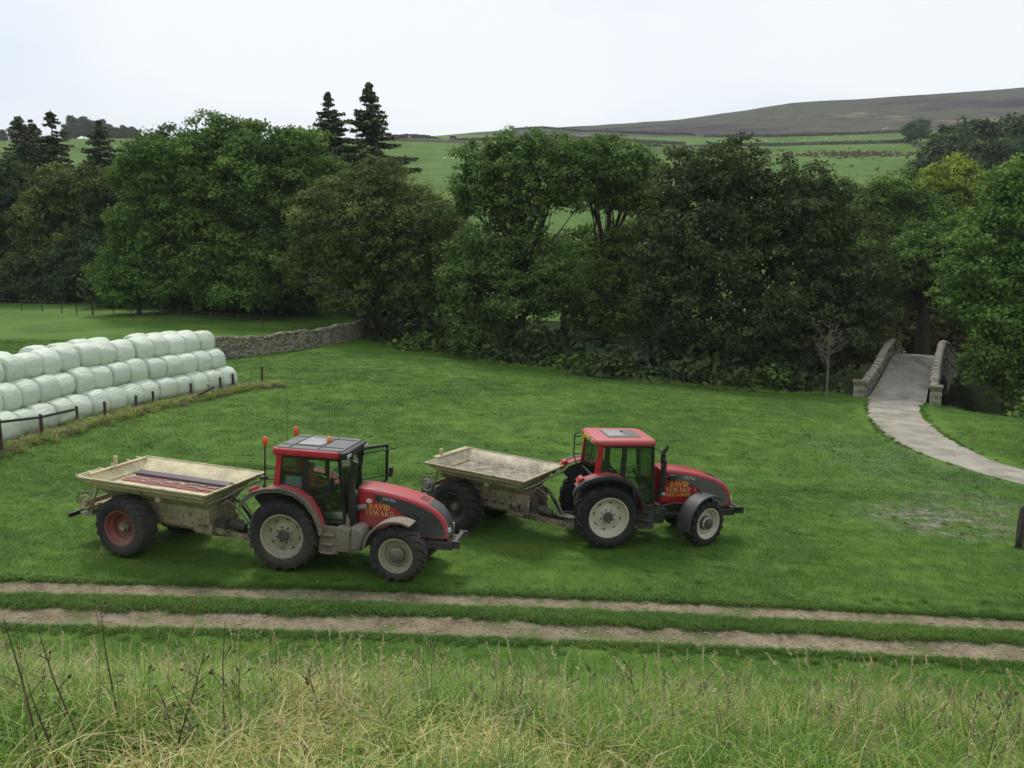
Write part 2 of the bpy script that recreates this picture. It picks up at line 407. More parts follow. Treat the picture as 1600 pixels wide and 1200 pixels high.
def moor_amount(X, Y):
    left = sstep(308, 322, Y) * sstep(-150, -60, -X * 0 - np.abs(X + 60)) * 0
    lim = np.interp(X, [-400, -200, -120, -60, -20, 10, 40, 105, 165, 220, 500], [322, 326, 480, 700, 640, 610, 575, 534, 514, 522, 520])
    a = sstep(lim - 6, lim + 6, Y)
    strip = np.exp(-((Y - 333) / 6.0) ** 2) * sstep(70, 30, np.abs(X + 40)) * 0.75
    b2 = np.exp(-((X - 122) / 15) ** 2 - ((Y - 318) / 6) ** 2) * 0.55 + np.exp(-((X - 208) / 18) ** 2 - ((Y - 500) / 14) ** 2) * 0.6
    return np.maximum(np.maximum(a, strip), b2)
sheet('grass_bank', 0, jb, M_BANK)
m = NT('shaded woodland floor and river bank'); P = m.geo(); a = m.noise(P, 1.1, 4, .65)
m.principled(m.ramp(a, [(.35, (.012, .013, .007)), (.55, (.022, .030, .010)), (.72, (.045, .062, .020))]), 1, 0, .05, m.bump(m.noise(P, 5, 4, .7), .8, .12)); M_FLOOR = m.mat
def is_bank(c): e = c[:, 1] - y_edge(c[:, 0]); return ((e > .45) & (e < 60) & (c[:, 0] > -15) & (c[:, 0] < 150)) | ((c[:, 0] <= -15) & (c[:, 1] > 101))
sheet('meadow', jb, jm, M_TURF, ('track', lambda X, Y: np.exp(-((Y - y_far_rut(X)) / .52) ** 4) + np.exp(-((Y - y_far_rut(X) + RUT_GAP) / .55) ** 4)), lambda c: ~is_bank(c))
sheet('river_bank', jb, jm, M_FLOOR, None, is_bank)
sheet('hillside', jm, len(gy) - 1, M_HILL, ('moor', moor_amount))
# river lying in the channel
m = NT('river water'); m.principled((0.02, 0.022, 0.014), 0.12, 0, 0.5, m.bump(m.noise(m.geo(), 2.0, 4), 0.3, 0.05)); M_WATER = m.mat
ex = np.arange(-12, 90, 3.0); b = MB(); vs = []
for x in ex: vs += [(x, y_edge(x) + 3.0, -0.045 * (min(x, 40) + 5) - 2.85), (x, y_edge(x) + 13, -0.045 * (min(x, 40) + 5) - 2.85)]
b.add(vs, [(2 * i, 2 * i + 2, 2 * i + 3, 2 * i + 1) for i in range(len(ex) - 1)]); tag(b.build('river', M_WATER), kind='structure')

# ------------------------------------------------------------------ wheel ruts of the farm track: ragged-edged sheets in the hollows
def rut(name, yc, w, seed):
    xs = np.arange(-34, 36, 0.11); n = 7; V = []; rs = np.random.RandomState(seed)
    lo = w * (0.5 + 0.10 * vnoise(xs, xs * 0, .9, seed) + 0.08 * vnoise(xs, xs * 0, 4.2, seed + 1) + rs.uniform(-.07, .07, len(xs)))
    up = w * (0.5 + 0.10 * vnoise(xs, xs * 0, .8, seed + 2) + 0.08 * vnoise(xs, xs * 0, 3.8, seed + 3) + rs.uniform(-.07, .07, len(xs)))
    for i, x in enumerate(xs):
        yy = float(yc(x)); ys = np.linspace(yy - lo[i], yy + up[i], n)
        zz = hz(np.full(n, x), ys) + 0.012 - 0.004 * np.array([1, 0, 0, 0, 0, 0, 1]); zz[[0, -1]] -= 0.02
        V += [(x, ys[j], zz[j]) for j in range(n)]
    b = MB(); b.add(V, [(i * n + j, (i + 1) * n + j, (i + 1) * n + j + 1, i * n + j + 1) for i in range(len(xs) - 1) for j in range(n - 1)])
    return tag(b.build(name, M_DIRT, smooth=60), kind='structure')
rut('track_rut', lambda x: y_far_rut(x), 0.86, 21)
rut('track_rut', lambda x: y_far_rut(x) - RUT_GAP, 1.04, 37)

# ------------------------------------------------------------------ the lane to the bridge
BR0 = Vector((24.75, 55.6)); BRD = Vector((math.cos(math.radians(59.5)), math.sin(math.radians(59.5)))); BRN = Vector((-BRD.y, BRD.x))
BRZ0 = float(hz(24.75, 55.0)); BRL = 19.0
def deck_z(s): u = abs((s - BRL / 2) / (BRL / 2)); return BRZ0 + 0.02 + 1.85 * (.45 * (1 - u ** 1.5) + .55 * .5 * (1 + math.cos(math.pi * u))) if u <= 1 else BRZ0 + 0.02
Lp = [(1364, 608), (1357, 634), (1361, 657), (1380, 680), (1415, 699), (1469, 720), (1540, 742), (1600, 759), (1720, 790)]
Rp = [(1452, 607), (1434, 638), (1445, 657), (1473, 680), (1520, 706), (1543, 718), (1575, 729), (1600, 736), (1720, 765)]
def polyline(P, n):
    P = np.array([(p.x, p.y) for p in P]); d = np.r_[0, np.cumsum(np.linalg.norm(np.diff(P, axis=0), axis=1))]
    t = np.linspace(0, d[-1], n); q = np.stack([np.interp(t, d, P[:, 0]), np.interp(t, d, P[:, 1])], 1)
    for _ in range(3): q[1:-1] = (q[:-2] + 2 * q[1:-1] + q[2:]) / 4
    return q
LL = polyline([hit(*p) for p in Lp] + [Vector((26, 24, 0)), Vector((38, 12, 0))], 90); RR = polyline([hit(*p) for p in Rp] + [Vector((29, 26, 0)), Vector((40, 14, 0))], 90)
V = []; deck = []; n = 9
for i in range(BRL.__int__() * 3, -1, -1):            # over the bridge first
    s = i / 3.0; w = np.interp(s, [0, 4, BRL / 2, BRL - 4, BRL], [3.5, 3.1, 2.9, 3.1, 3.5]) / 2 - 0.04
    for j in range(n):
        q = BR0 + BRD * s + BRN * (w - 2 * w * j / (n - 1)); V.append((q.x, q.y, deck_z(s) + 0.03 + 0.03 * (1 - abs(2 * j / (n - 1) - 1)))); deck.append(float(np.clip(0.12 + max(0, s - 1) / 9, 0, .85)))
rng = np.random.RandomState(4); kp_ = [i for i in range(len(LL)) if (Vector((LL[i] + RR[i]) / 2) - BR0).dot(BRD) < -0.5]; LL, RR = LL[kp_], RR[kp_]
for i in range(len(LL)):
    f = min(1, i / 8.0); a, c = LL[i].copy(), RR[i].copy(); e0 = BR0 + BRD * (-.35 - .42 * i); wa = max(0, 1 - i / 9.0) ** 1.5
    a = a * (1 - wa) + np.array(e0 + BRN * 1.72) * wa; c = c * (1 - wa) + np.array(e0 - BRN * 1.72) * wa
    jit = rng.uniform(-.10, .10, 2) * min(1, i / 5)
    for j in range(n):
        t = j / (n - 1); p = a * (1 - t) + c * t + (c - a) / max(0.1, np.linalg.norm(c - a)) * (jit[0] * (1 - t) - jit[1] * t)
        z = float(hz(p[0], p[1])) + 0.05 - (0.045 if j in (0, n - 1) else 0); V.append((p[0], p[1], max(z, BRZ0 + 0.03) * (1 - f) + z * f)); deck.append(float(np.clip(0.12 - i / 40.0, 0, 1)))
b = MB(); k = len(V) // n
b.add(V, [(i * n + j, i * n + j + 1, (i + 1) * n + j + 1, (i + 1) * n + j)[::-1] for i in range(k - 1) for j in range(n - 1)])
lane = tag(b.build('lane', M_LANE, smooth=60), kind='structure')
a = lane.data.attributes.new('deck', 'FLOAT', 'POINT'); a.data.foreach_set('value', np.array(deck, np.float32))
# ================================================================== STONEWORK
def stone_mat(name, stops, moss=0.25):
    m = NT(name); P = m.geo()
    r = m.n('ShaderNodeNewGeometry').outputs['Random Per Island']; a = m.noise(P, 5, 4, 0.65); b = m.noise(P, 22, 3, 0.7)
    c = m.ramp(m.math('ADD', m.math('MULTIPLY', r, 0.55), m.math('MULTIPLY', a, 0.45)), stops)
    c = m.mix(m.math('MULTIPLY', m.mapr(m.noise(P, 1.6, 4, 0.7), 0.52, 0.66), moss), c, (0.07, 0.085, 0.03))
    c = m.mix(m.math('MULTIPLY', m.mapr(b, 0.60, 0.70), 0.5), c, (0.42, 0.42, 0.36))
    m.principled(c, 0.92, 0, 0.15, m.bump(m.math('ADD', a, b), 0.6, 0.03)); return m.mat
M_WALL = stone_mat('field wall stone', [(0.15, (0.12, 0.104, 0.078)), (0.45, (0.25, 0.218, 0.16)), (0.8, (0.42, 0.375, 0.285))])
M_BRIDGE = stone_mat('bridge stone', [(0.15, (0.13, 0.115, 0.085)), (0.45, (0.23, 0.205, 0.15)), (0.8, (0.34, 0.31, 0.24))], 0.35)
M_HWALL = stone_mat('dark gritstone', [(0.15, (0.06, 0.056, 0.048)), (0.45, (0.105, 0.097, 0.082)), (0.8, (0.17, 0.155, 0.13))], 0.1)
M_CORE = NT('wall core'); M_CORE.principled((0.035, 0.03, 0.024), 1.0, 0, 0.0); M_CORE = M_CORE.mat
srng = random.Random(8)
def rock(b, c, d, R, j=0.16, m=0):
    """one roughly squared stone: a box with uneven corners"""
    hx, hy, hz_ = d[0] / 2, d[1] / 2, d[2] / 2; vs = []
    for z in (-1, 1):
        for y in (-1, 1):
            for x in (-1, 1):
                p = Vector((x * hx * (1 - srng.random() * j), y * hy * (1 - srng.random() * j), z * hz_ * (1 - srng.random() * j)))
                vs.append(Vector(c) + R @ p)
    b.add(vs, [(0, 2, 3, 1), (4, 5, 7, 6), (0, 1, 5, 4), (2, 6, 7, 3), (0, 4, 6, 2), (1, 3, 7, 5)], m)
def courses(b, core, pts, zlo, zhi, thick, ch, sl, skip=None, coping=True):
    """stones laid in courses along a polyline of (x, y); zlo / zhi: heights as functions of the distance along it"""
    P = [Vector(p) for p in pts]; D = [0.0]
    for i in range(1, len(P)): D.append(D[-1] + (P[i] - P[i - 1]).length)
    def pt(s):
        s = min(max(s, 0), D[-1] - 1e-4); i = max(k for k in range(len(D)) if D[k] <= s); i = min(i, len(P) - 2)
        f = (s - D[i]) / (D[i + 1] - D[i]); d = (P[i + 1] - P[i]).normalized(); return P[i].lerp(P[i + 1], f), d
    nmax = int(max(zhi(s) - zlo(s) for s in np.linspace(0, D[-1], 30)) / ch) + 1
    for k in range(nmax):
        s = -srng.random() * sl
        while s < D[-1]:
            w = sl * srng.uniform(0.6, 1.45); q, d = pt(s + w / 2); lo, hi = zlo(s + w / 2), zhi(s + w / 2); z = lo + (k + 0.5) * ch
            if z < hi - ch * 0.3 and s > -0.3 * sl and not (skip and skip(s + w / 2, z)):
                t = thick * (1 - 0.25 * (z - lo) / max(0.5, hi - lo)) * srng.uniform(0.95, 1.08)
                R = Euler((srng.uniform(-.05, .05), srng.uniform(-.06, .06), math.atan2(d.y, d.x) + srng.uniform(-.06, .06))).to_matrix()
                rock(b, (q.x, q.y, z), (w * 0.97, t, ch * srng.uniform(0.88, 1.04)), R)
            s += w
    if coping:
        s = 0
        while s < D[-1]:
            w = sl * srng.uniform(0.35, 0.8); q, d = pt(s + w / 2)
            R = Euler((0, srng.uniform(-.35, .35), math.atan2(d.y, d.x))).to_matrix()
            rock(b, (q.x, q.y, zhi(s + w / 2) + 0.06), (w * 0.95, thick * 0.8, ch * srng.uniform(1.0, 1.8)), R, 0.3); s += w
    if core is not None:
        for i in range(len(P) - 1):
            if skip: break
            a, c = P[i], P[i + 1]; lo, hi = min(zlo(D[i]), zlo(D[i + 1])), min(zhi(D[i]), zhi(D[i + 1]))
            core.bar((a.x, a.y, (lo + hi) / 2), (c.x, c.y, (lo + hi) / 2), thick * 0.5, hi - lo - 0.05)
def field_wall(name, px, label, hgt, thick=0.6, ch=0.17, sl=0.34, dens=2.0):
    pts = polyline([hit(*p) if len(p) == 2 else Vector(p) for p in px], max(4, int(dens * len(px))))
    D = np.r_[0, np.cumsum(np.linalg.norm(np.diff(pts, axis=0), axis=1))]; Z = hz(pts[:, 0], pts[:, 1])
    lo = lambda s: float(np.interp(s, D, Z)) - 0.1
    hi = lambda s: float(np.interp(s, D, Z)) + hgt + 0.07 * math.sin(s * 0.9) + 0.05 * math.sin(s * 2.3)
    r = empty(name, ground(*pts[0])); tag(r, label, 'wall'); b, c = MB(), MB()
    courses(b, c, pts, lo, hi, thick, ch, sl)
    inv = Matrix.Translation(-r.location)
    for q, nm, mt in ((b, 'stones', M_HWALL if name == 'hill_wall' else M_WALL), (c, 'wall_core', M_CORE)):
        q.v = [tuple(Vector(v) - r.location) for v in q.v]; o = q.build(nm, mt, r)
        if nm == 'stones': o['kind'] = 'stuff'
    return r
field_wall('dry_stone_wall', [(150, 578), (250, 569), (318, 563), (360, 559), (430, 552), (500, 541), (545, 532), (585, 527)], 'grey brown dry stone wall running from the bale stack to the trees', 1.25, 0.62, 0.13, 0.27)
# walls far up the valley side, big rough blocks at this distance
for px, lb in (
    ([(1000, 230), (1085, 228), (1200, 229), (1300, 227), (1425, 222)], 'long dark field wall across the hill above the reddish rushes'),
    ([(1425, 223), (1436, 232), (1450, 246)], 'short field wall running downhill beside the lone round tree'),
    ([(800, 199), (900, 206), (1000, 210), (1085, 212)], 'field wall along the lower edge of the moor, left half'),
    ([(1100, 214), (1250, 214), (1420, 207)], 'broken field wall below the heather, right half'),
    ([(818, 213), (870, 216), (930, 218), (985, 222), (1070, 227)], 'dark field wall showing just above the ash crowns'),
    ([(612, 218), (660, 219), (720, 219), (800, 219)], 'low brown bank and wall on the brow beside the two tall spruces')):
    field_wall('hill_wall', px, lb, 1.25, 0.9, 0.5, 1.6, 3)

# ------------------------------------------------------------------ humped stone bridge
def bp(s, off): q = BR0 + BRD * s + BRN * off; return (q.x, q.y)
br = empty('stone_bridge', Vector((BR0.x, BR0.y, BRZ0))); tag(br, 'humped narrow stone bridge with parapets carrying the lane over the river', 'bridge')
def local(b, root): b.v = [tuple(Vector(v) - root.location) for v in b.v]; return b
half = lambda s: float(np.interp(s, [-1.2, 0, 4, BRL / 2, BRL - 4, BRL], [2.25, 1.9, 1.62, 1.5, 1.62, 1.9]))
for side in (1, -1):
    ss = np.arange(0, BRL + 0.1, 0.5); pts = [bp(s, side * (half(s) + 0.2)) for s in ss]
    cs = lambda s: deck_z(min(max(s * BRL / 19.05, 0), BRL))
    hgt = lambda s: 0.86 + 0.12 * math.sin(s / BRL * math.pi)
    b = MB(); courses(b, None, pts, lambda s: cs(s) - 0.15, lambda s: cs(s) + hgt(s), 0.40, 0.21, 0.46, coping=False)
    c = MB()
    for i in range(len(pts) - 1):
        a_, d_ = pts[i], pts[i + 1]; c.bar((*a_, cs(ss[i]) + 0.33), (*d_, cs(ss[i + 1]) + 0.33), 0.26, 0.98)
    wl_ = local(b, br).build('parapet', M_BRIDGE, br); cc = local(c, br).build('parapet_core', M_CORE, wl_)
    s = 0.0
    while s < BRL:                                   # rounded coping stones, one by one
        w = srng.uniform(0.36, 0.62); q = bp(s + w / 2, side * (half(s + w / 2) + 0.2)); q2 = bp(s + w / 2 + 0.1, side * (half(s + w / 2 + 0.1) + 0.2))
        b = MB(); t = 0.25 + srng.uniform(-.02, .02); h0 = 0.22 + srng.uniform(-.03, .03)
        prof = [(-t, -.02), (-t * 1.02, h0 * .35), (-t * .72, h0 * .8), (0, h0), (t * .72, h0 * .8), (t * 1.02, h0 * .35), (t, -.02)]
        b.prism([(p[0] + srng.uniform(-.015, .015), p[1]) for p in prof], -w / 2 + .012, w / 2 - .012, axis='x')
        dz = cs(s + w / 2 + .1) - cs(s + w / 2); R = Matrix.Rotation(math.atan2(q2[1] - q[1], q2[0] - q[0]), 4, 'Z') @ Matrix.Rotation(-math.atan2(dz, .1) + srng.uniform(-.04, .04), 4, 'Y')
        T = Matrix.Translation(Vector((q[0], q[1], cs(s + w / 2) + hgt(s + w / 2) - 0.02)) - br.location) @ R
        b.v = [tuple(T @ Vector(v)) for v in b.v]; b.build('coping_stone', M_BRIDGE, br, smooth=50); s += w
    # outer face with the arch
    def inside(s, z): u = (s - BRL / 2) / 5.2; return abs(u) < 1 and z < BRZ0 - 3.4 + 3.9 * math.sqrt(1 - u * u)
    b = MB(); courses(b, None, pts, lambda s: BRZ0 - 3.6, lambda s: cs(s) - 0.1, 0.42, 0.3, 0.6, skip=inside, coping=False)
    local(b, br).build('arch_face', M_BRIDGE, br)
    # end pillars with cap stones, near and far
    for s, hh in ((-0.35, 1.02), (BRL + 0.35, 0.95)):
        q = bp(s, side * (half(s) + 0.26)); R = Matrix.Rotation(math.atan2(BRD.y, BRD.x) + .1, 3, 'Z'); b = MB()
        for k in range(5):
            for e in (-1, 1):
                o = R @ Vector(((e * .17 if k % 2 else 0), (0 if k % 2 else e * .17), 0))
                rock(b, (q[0] + o.x, q[1] + o.y, BRZ0 - 0.12 + (k + .5) * (hh + .12) / 5), ((.33, .68, .22) if k % 2 else (.68, .33, .22)), R, 0.07)
        pl = local(b, br).build('pillar', M_BRIDGE, br); b = MB(); rock(b, (q[0], q[1], BRZ0 + hh + 0.07), (0.82, 0.82, 0.15), R, 0.06); local(b, br).build('cap_stone', M_BRIDGE, pl, bevel=0.02)
# arch barrel
b = MB(); V = []; N = 16
for k in range(N + 1):
    a_ = math.pi * k / N; s = BRL / 2 - 5.1 * math.cos(a_); z = BRZ0 - 3.4 + 3.8 * math.sin(a_)
    for side in (1, -1): q = bp(s, side * 1.55); V.append((q[0], q[1], z))
b.add(V, [(2 * k, 2 * k + 1, 2 * k + 3, 2 * k + 2) for k in range(N)]); local(b, br).build('arch_vault', M_BRIDGE, br)

# ================================================================== TREES
def bark_mat(name, a, b_):
    m = NT(name); P = m.obj(); q = m.noise(m.scale(P, (3, 3, 0.7)), 3.2, 5, 0.7)
    m.principled(m.ramp(q, [(0.35, a), (0.65, b_)]), 0.95, 0, 0.1, m.bump(q, 0.8, 0.06)); return m.mat
BARK = bark_mat('grey brown bark', (0.028, 0.024, 0.018), (0.085, 0.075, 0.058))
BARK_R = bark_mat('spruce bark', (0.022, 0.015, 0.012), (0.06, 0.045, 0.036))
BARK_P = bark_mat('pale sapling bark', (0.13, 0.115, 0.095), (0.26, 0.235, 0.20))
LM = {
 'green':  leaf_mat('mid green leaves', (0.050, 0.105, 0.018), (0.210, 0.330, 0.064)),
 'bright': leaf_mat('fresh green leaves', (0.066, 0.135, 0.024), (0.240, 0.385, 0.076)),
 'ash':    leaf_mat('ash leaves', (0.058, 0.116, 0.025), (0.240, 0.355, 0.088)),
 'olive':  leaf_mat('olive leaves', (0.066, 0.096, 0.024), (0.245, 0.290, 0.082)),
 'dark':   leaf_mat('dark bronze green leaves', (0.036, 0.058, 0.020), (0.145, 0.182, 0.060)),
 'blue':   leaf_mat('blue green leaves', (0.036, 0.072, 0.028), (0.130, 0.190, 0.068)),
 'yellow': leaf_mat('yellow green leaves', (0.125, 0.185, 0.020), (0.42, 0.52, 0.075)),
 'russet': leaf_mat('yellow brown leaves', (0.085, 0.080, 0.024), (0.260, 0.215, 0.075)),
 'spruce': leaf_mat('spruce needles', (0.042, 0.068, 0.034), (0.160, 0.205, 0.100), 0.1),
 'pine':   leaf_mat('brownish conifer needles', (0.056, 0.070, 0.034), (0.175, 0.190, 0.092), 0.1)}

def leaf_quads(P, Nrm, size, rs, asp=1.5):
    n = len(P); t = unit(np.cross(Nrm, rs.normal(size=(n, 3)))); b = np.cross(Nrm, t); s = (size * rs.uniform(0.6, 1.35, n))[:, None]
    a = s * asp * 0.5; c = s * 0.5; up = Nrm * s * 0.16
    return np.stack([P - t * a, P + b * c + up, P + t * a, P - b * c + up], 1)

def crown_mesh(ells, lobe_r, leaf, dens, mat, seed, flat=0.72, low_cut=-0.75, sats=3, drop=.10):
    """leaf clumps on the shells of foliage masses that sit, well apart, on a union of ellipsoids"""
    rs = np.random.RandomState(seed); E = [np.array(e, float) for e in ells]; base = list(E)
    for e in base:                                   # smaller masses break up the outline
        for _ in range(sats):
            d = unit(rs.normal(size=3) + np.array([0, 0, .45])); f = rs.uniform(.28, .48); E.append(np.r_[e[:3] + d * e[3:] * rs.uniform(.78, 1.0), np.full(3, e[3:].mean() * f) * np.array([1, 1, .85])])
    E = np.array(E); w = E[:, 3:].prod(1) ** (1 / 3); cen = (E[:, :3] * w[:, None]).sum(0) / w.sum(); C, O, K = [], [], []
    for i, e in enumerate(E):
        r = e[3:]; area = 4 * math.pi * ((r[0] * r[1]) ** 1.6 / 3 + (r[0] * r[2]) ** 1.6 / 3 + (r[1] * r[2]) ** 1.6 / 3) ** (1 / 1.6)
        n = max(5, int(area / (lobe_r ** 2) * 3)); d = unit(rs.normal(size=(n, 3))); d = d[d[:, 2] > low_cut]
        c = e[:3] + d * r * rs.uniform(0.70, 1.02, len(d))[:, None]; ok = np.ones(len(c), bool)
        for j, o in enumerate(E):
            if j != i: ok &= (((c - o[:3]) / o[3:]) ** 2).sum(1) > 0.50
        C.append(c[ok]); O.append(d[ok])
    C = np.concatenate(C); O = np.concatenate(O); order = rs.permutation(len(C)); keep = np.zeros(len(C), bool); acc = np.zeros((0, 3))
    for i in order:                                  # keep the masses apart so that dark gaps stay between them
        if len(acc) == 0 or (((acc - C[i]) * np.array([1, 1, 1.25])) ** 2).sum(1).min() > (lobe_r * rs.uniform(.75, 1.25)) ** 2:
            acc = np.vstack([acc, C[i]]); keep[i] = True
    keep &= rs.uniform(size=len(C)) > drop; L, LO = C[keep], O[keep]; LR = lobe_r * np.clip(rs.normal(.82, .22, len(L)), .4, 1.35)
    lt = rs.normal(0.0, 0.19, len(L)); ns = np.maximum(5, (LR ** 2 * 17 * dens).astype(int)); idx = np.repeat(np.arange(len(L)), ns)
    out = unit(LO[idx] * 0.8 + (L[idx] - cen) / np.linalg.norm(E[:, 3:].max(0)) * 0.5)
    d = unit(rs.normal(size=(len(idx), 3)) + 0.7 * out + np.array([0, 0, 0.5]))
    sp = L[idx] + d * np.array([1, 1, flat]) * (LR[idx] * rs.uniform(0.45, 1.12, len(idx)))[:, None]
    st = lt[idx] + rs.normal(0, 0.10, len(idx)); k = 9; i2 = np.repeat(np.arange(len(sp)), k)
    P = sp[i2] + rs.normal(size=(len(i2), 3)) * np.array([1, 1, .6]) * (1.25 * leaf)
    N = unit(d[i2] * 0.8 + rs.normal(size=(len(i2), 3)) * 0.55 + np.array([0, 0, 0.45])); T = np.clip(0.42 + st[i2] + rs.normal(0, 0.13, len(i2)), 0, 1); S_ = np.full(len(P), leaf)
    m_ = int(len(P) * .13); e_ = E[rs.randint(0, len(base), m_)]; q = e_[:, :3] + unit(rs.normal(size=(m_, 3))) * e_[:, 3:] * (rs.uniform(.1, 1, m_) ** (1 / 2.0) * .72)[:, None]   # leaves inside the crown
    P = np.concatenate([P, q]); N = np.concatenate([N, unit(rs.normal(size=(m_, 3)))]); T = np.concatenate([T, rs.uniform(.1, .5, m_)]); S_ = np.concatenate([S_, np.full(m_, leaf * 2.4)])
    return quads_mesh('crown', leaf_quads(P, N, S_, rs), mat, T), L, LR

def trunk_mesh(base_r, H, L, LR, seed, nl=26, lean=(0, 0), bark=None, fork=0.45, bare=False):
    rs = random.Random(seed); b = MB(); k = 7; pts = []
    for i in range(k):
        t = i / (k - 1); pts.append(Vector((lean[0] * t + math.sin(t * 4 + seed) * 0.12 * t * base_r * 3, lean[1] * t + math.cos(t * 3 + seed) * .1 * t * base_r * 3, H * t - (0.35 if i == 0 else 0))))
    b.tube(pts, [base_r * (1.5 if i == 0 else 1) * (1 - 0.72 * i / (k - 1)) for i in range(k)], 9)
    if L is not None and len(L):
        sel = rs.sample(range(len(L)), min(nl, len(L)))
        for i in sel:
            e = Vector(L[i]); t = min(0.95, max(fork, 0.25 + 0.55 * e.z / max(1, H * 1.5) + rs.uniform(-.12, .12))); a = pts[0].lerp(pts[-1], t)
            f = t * (k - 1); a = pts[int(f)].lerp(pts[min(k - 1, int(f) + 1)], f - int(f))
            if e.z < a.z - 1: a = pts[0].lerp(pts[-1], max(.2, t * .6))
            m1 = a.lerp(e, 0.38) + Vector((rs.uniform(-.5, .5), rs.uniform(-.5, .5), rs.uniform(.2, .9) * (e - a).length * .12)); m2 = a.lerp(e, 0.72) + Vector((rs.uniform(-.5, .5), rs.uniform(-.5, .5), rs.uniform(0, .5)))
            r0 = base_r * rs.uniform(0.22, 0.42); b.tube([a, m1, m2, e], [r0, r0 * .68, r0 * .42, r0 * .16], 5)
    me = bpy.data.meshes.new('trunk'); me.from_pydata(b.v, [], b.f); me.materials.append(bark or BARK); me.shade_smooth(); me.update(); return me

def place_tree(name, label, loc, crown, trunk, group=None, cat='tree', rz=0, sc=1.0):
    r = empty(name, Vector(loc)); r.rotation_euler.z = rz; r.scale = (sc,) * 3 if not isinstance(sc, tuple) else sc; tag(r, label, cat, group)
    if trunk: link('trunk', trunk, r)
    if crown: link('crown' if cat == 'tree' else 'foliage', crown, r)
    return r

def photo_tree(name, label, bx, y, ells, leafkey, lobe=1.25, leaf=0.27, dens=1.0, seed=1, tr=0.35, depth=0.9, th=0.75, group=None, nl=26, cat='tree', flat=.72, ydev=0.25, fork=.4, low_cut=-.75):
    """a broadleaf tree whose crown is a union of ellipsoids given at the size they have at distance y"""
    X = at(bx, 600, y).x; g = ground(X, y, -0.05); rs = random.Random(seed); E = []
    for (px, py, rx, rz) in ells:
        c = at(px, py, y); zc = y * math.cos(PITCH) - (c.z - CAMH) * math.sin(PITCH); k = zc / FPX; ry = (rx * .6 + rz * .4) * k * depth
        E.append((c.x - g.x, rs.uniform(-ydev, ydev) * ry * 1.6, c.z - g.z, rx * k, ry, rz * k))
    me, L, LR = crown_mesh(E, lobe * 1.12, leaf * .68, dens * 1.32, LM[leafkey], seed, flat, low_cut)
    H = max(e[2] for e in E) * th; tm = trunk_mesh(tr, H, L, LR, seed, nl, fork=fork)
    return place_tree(name, label, g, me, tm, group, cat)

WOOD = 'trees along the river and at the meadow edge'
photo_tree('broadleaf_tree', 'broad domed green tree, the largest crown left of the two tall spruces', 350, 89,
           [(300, 285, 92, 80), (405, 275, 105, 78), (352, 228, 66, 38), (478, 305, 72, 70), (440, 250, 58, 48), (270, 360, 78, 75), (390, 400, 105, 80), (310, 430, 75, 55), (470, 400, 60, 70)], 'green', 1.5, .3, .95, 3, .5, nl=30)
photo_tree('broadleaf_tree', 'fresh green low tree with hanging branches at the front of the left wood', 225, 85,
           [(212, 410, 46, 50), (235, 450, 58, 32), (190, 445, 30, 35), (265, 440, 40, 30)], 'bright', 1.05, .27, 1.2, 5, .22)
photo_tree('broadleaf_tree', 'fresh green leaning boughs low beside the olive tree', 395, 85, [(385, 440, 62, 42), (360, 405, 40, 40), (420, 420, 45, 48), (340, 455, 40, 25)], 'bright', 1.1, .27, 1.1, 55, .22)
photo_tree('broadleaf_tree', 'rounded olive green tree standing at the corner of the stone wall', 583, 79,
           [(590, 365, 118, 82), (525, 350, 68, 60), (655, 372, 58, 62), (585, 305, 72, 34), (505, 415, 55, 55), (575, 435, 95, 50), (668, 425, 48, 58), (630, 465, 70, 30)], 'olive', 1.15, .24, 1.15, 7, .5, th=.7, nl=46)
photo_tree('ash_tree', 'tall ash with open crown and forked limbs, right of the gap in the trees', 815, 71,
           [(752, 285, 46, 50), (780, 245, 42, 30), (838, 258, 62, 42), (892, 262, 34, 34), (880, 300, 36, 34), (800, 325, 48, 26), (726, 318, 20, 30), (740, 420, 44, 48), (735, 480, 40, 50), (800, 460, 70, 55), (860, 430, 45, 55), (790, 390, 60, 35), (770, 530, 60, 30)], 'ash', .95, .23, 1.15, 9, .42, th=.8, nl=60, fork=.3)
photo_tree('ash_tree', 'slender ash with bare upright stem in the middle of the row', 945, 73,
           [(945, 262, 44, 42), (990, 262, 34, 36), (965, 305, 48, 34), (930, 300, 24, 26), (1005, 310, 25, 28), (960, 440, 52, 62), (1000, 480, 52, 60), (925, 480, 50, 55), (980, 390, 40, 30)], 'ash', .9, .23, 1.15, 11, .36, th=.85, nl=50, fork=.3)
photo_tree('sycamore_tree', 'dark bronze green sycamore, the widest crown left of the bridge', 1180, 66,
           [(1100, 285, 62, 48), (1145, 335, 58, 34), (1220, 350, 50, 34), (1170, 290, 75, 44), (1240, 318, 62, 46), (1285, 365, 66, 48), (1050, 325, 36, 44), (1090, 390, 92, 72), (1210, 400, 105, 78), (1320, 440, 66, 62), (1050, 470, 60, 65), (1150, 500, 90, 60), (1260, 500, 90, 60), (1335, 510, 52, 50), (1100, 560, 80, 35), (1230, 570, 90, 28)], 'dark', 1.2, .25, 1.05, 13, .6, th=.7, nl=40)
photo_tree('broadleaf_tree', 'thin mid green tree with visible dark stem behind the bridge', 1412, 94,
           [(1335, 335, 42, 40), (1385, 325, 46, 34), (1438, 345, 50, 36), (1340, 400, 46, 50), (1470, 400, 45, 40), (1300, 330, 26, 24)], 'green', 1.2, .3, .85, 15, .42, th=.95, nl=40, fork=.25)
photo_tree('broadleaf_tree', 'yellow green tree with bright rounded crown above the bridge', 1490, 102,
           [(1488, 292, 56, 28), (1450, 325, 36, 24), (1515, 320, 38, 28), (1485, 345, 58, 40), (1530, 350, 28, 36)], 'yellow', 1.25, .3, 1.1, 17, .4)
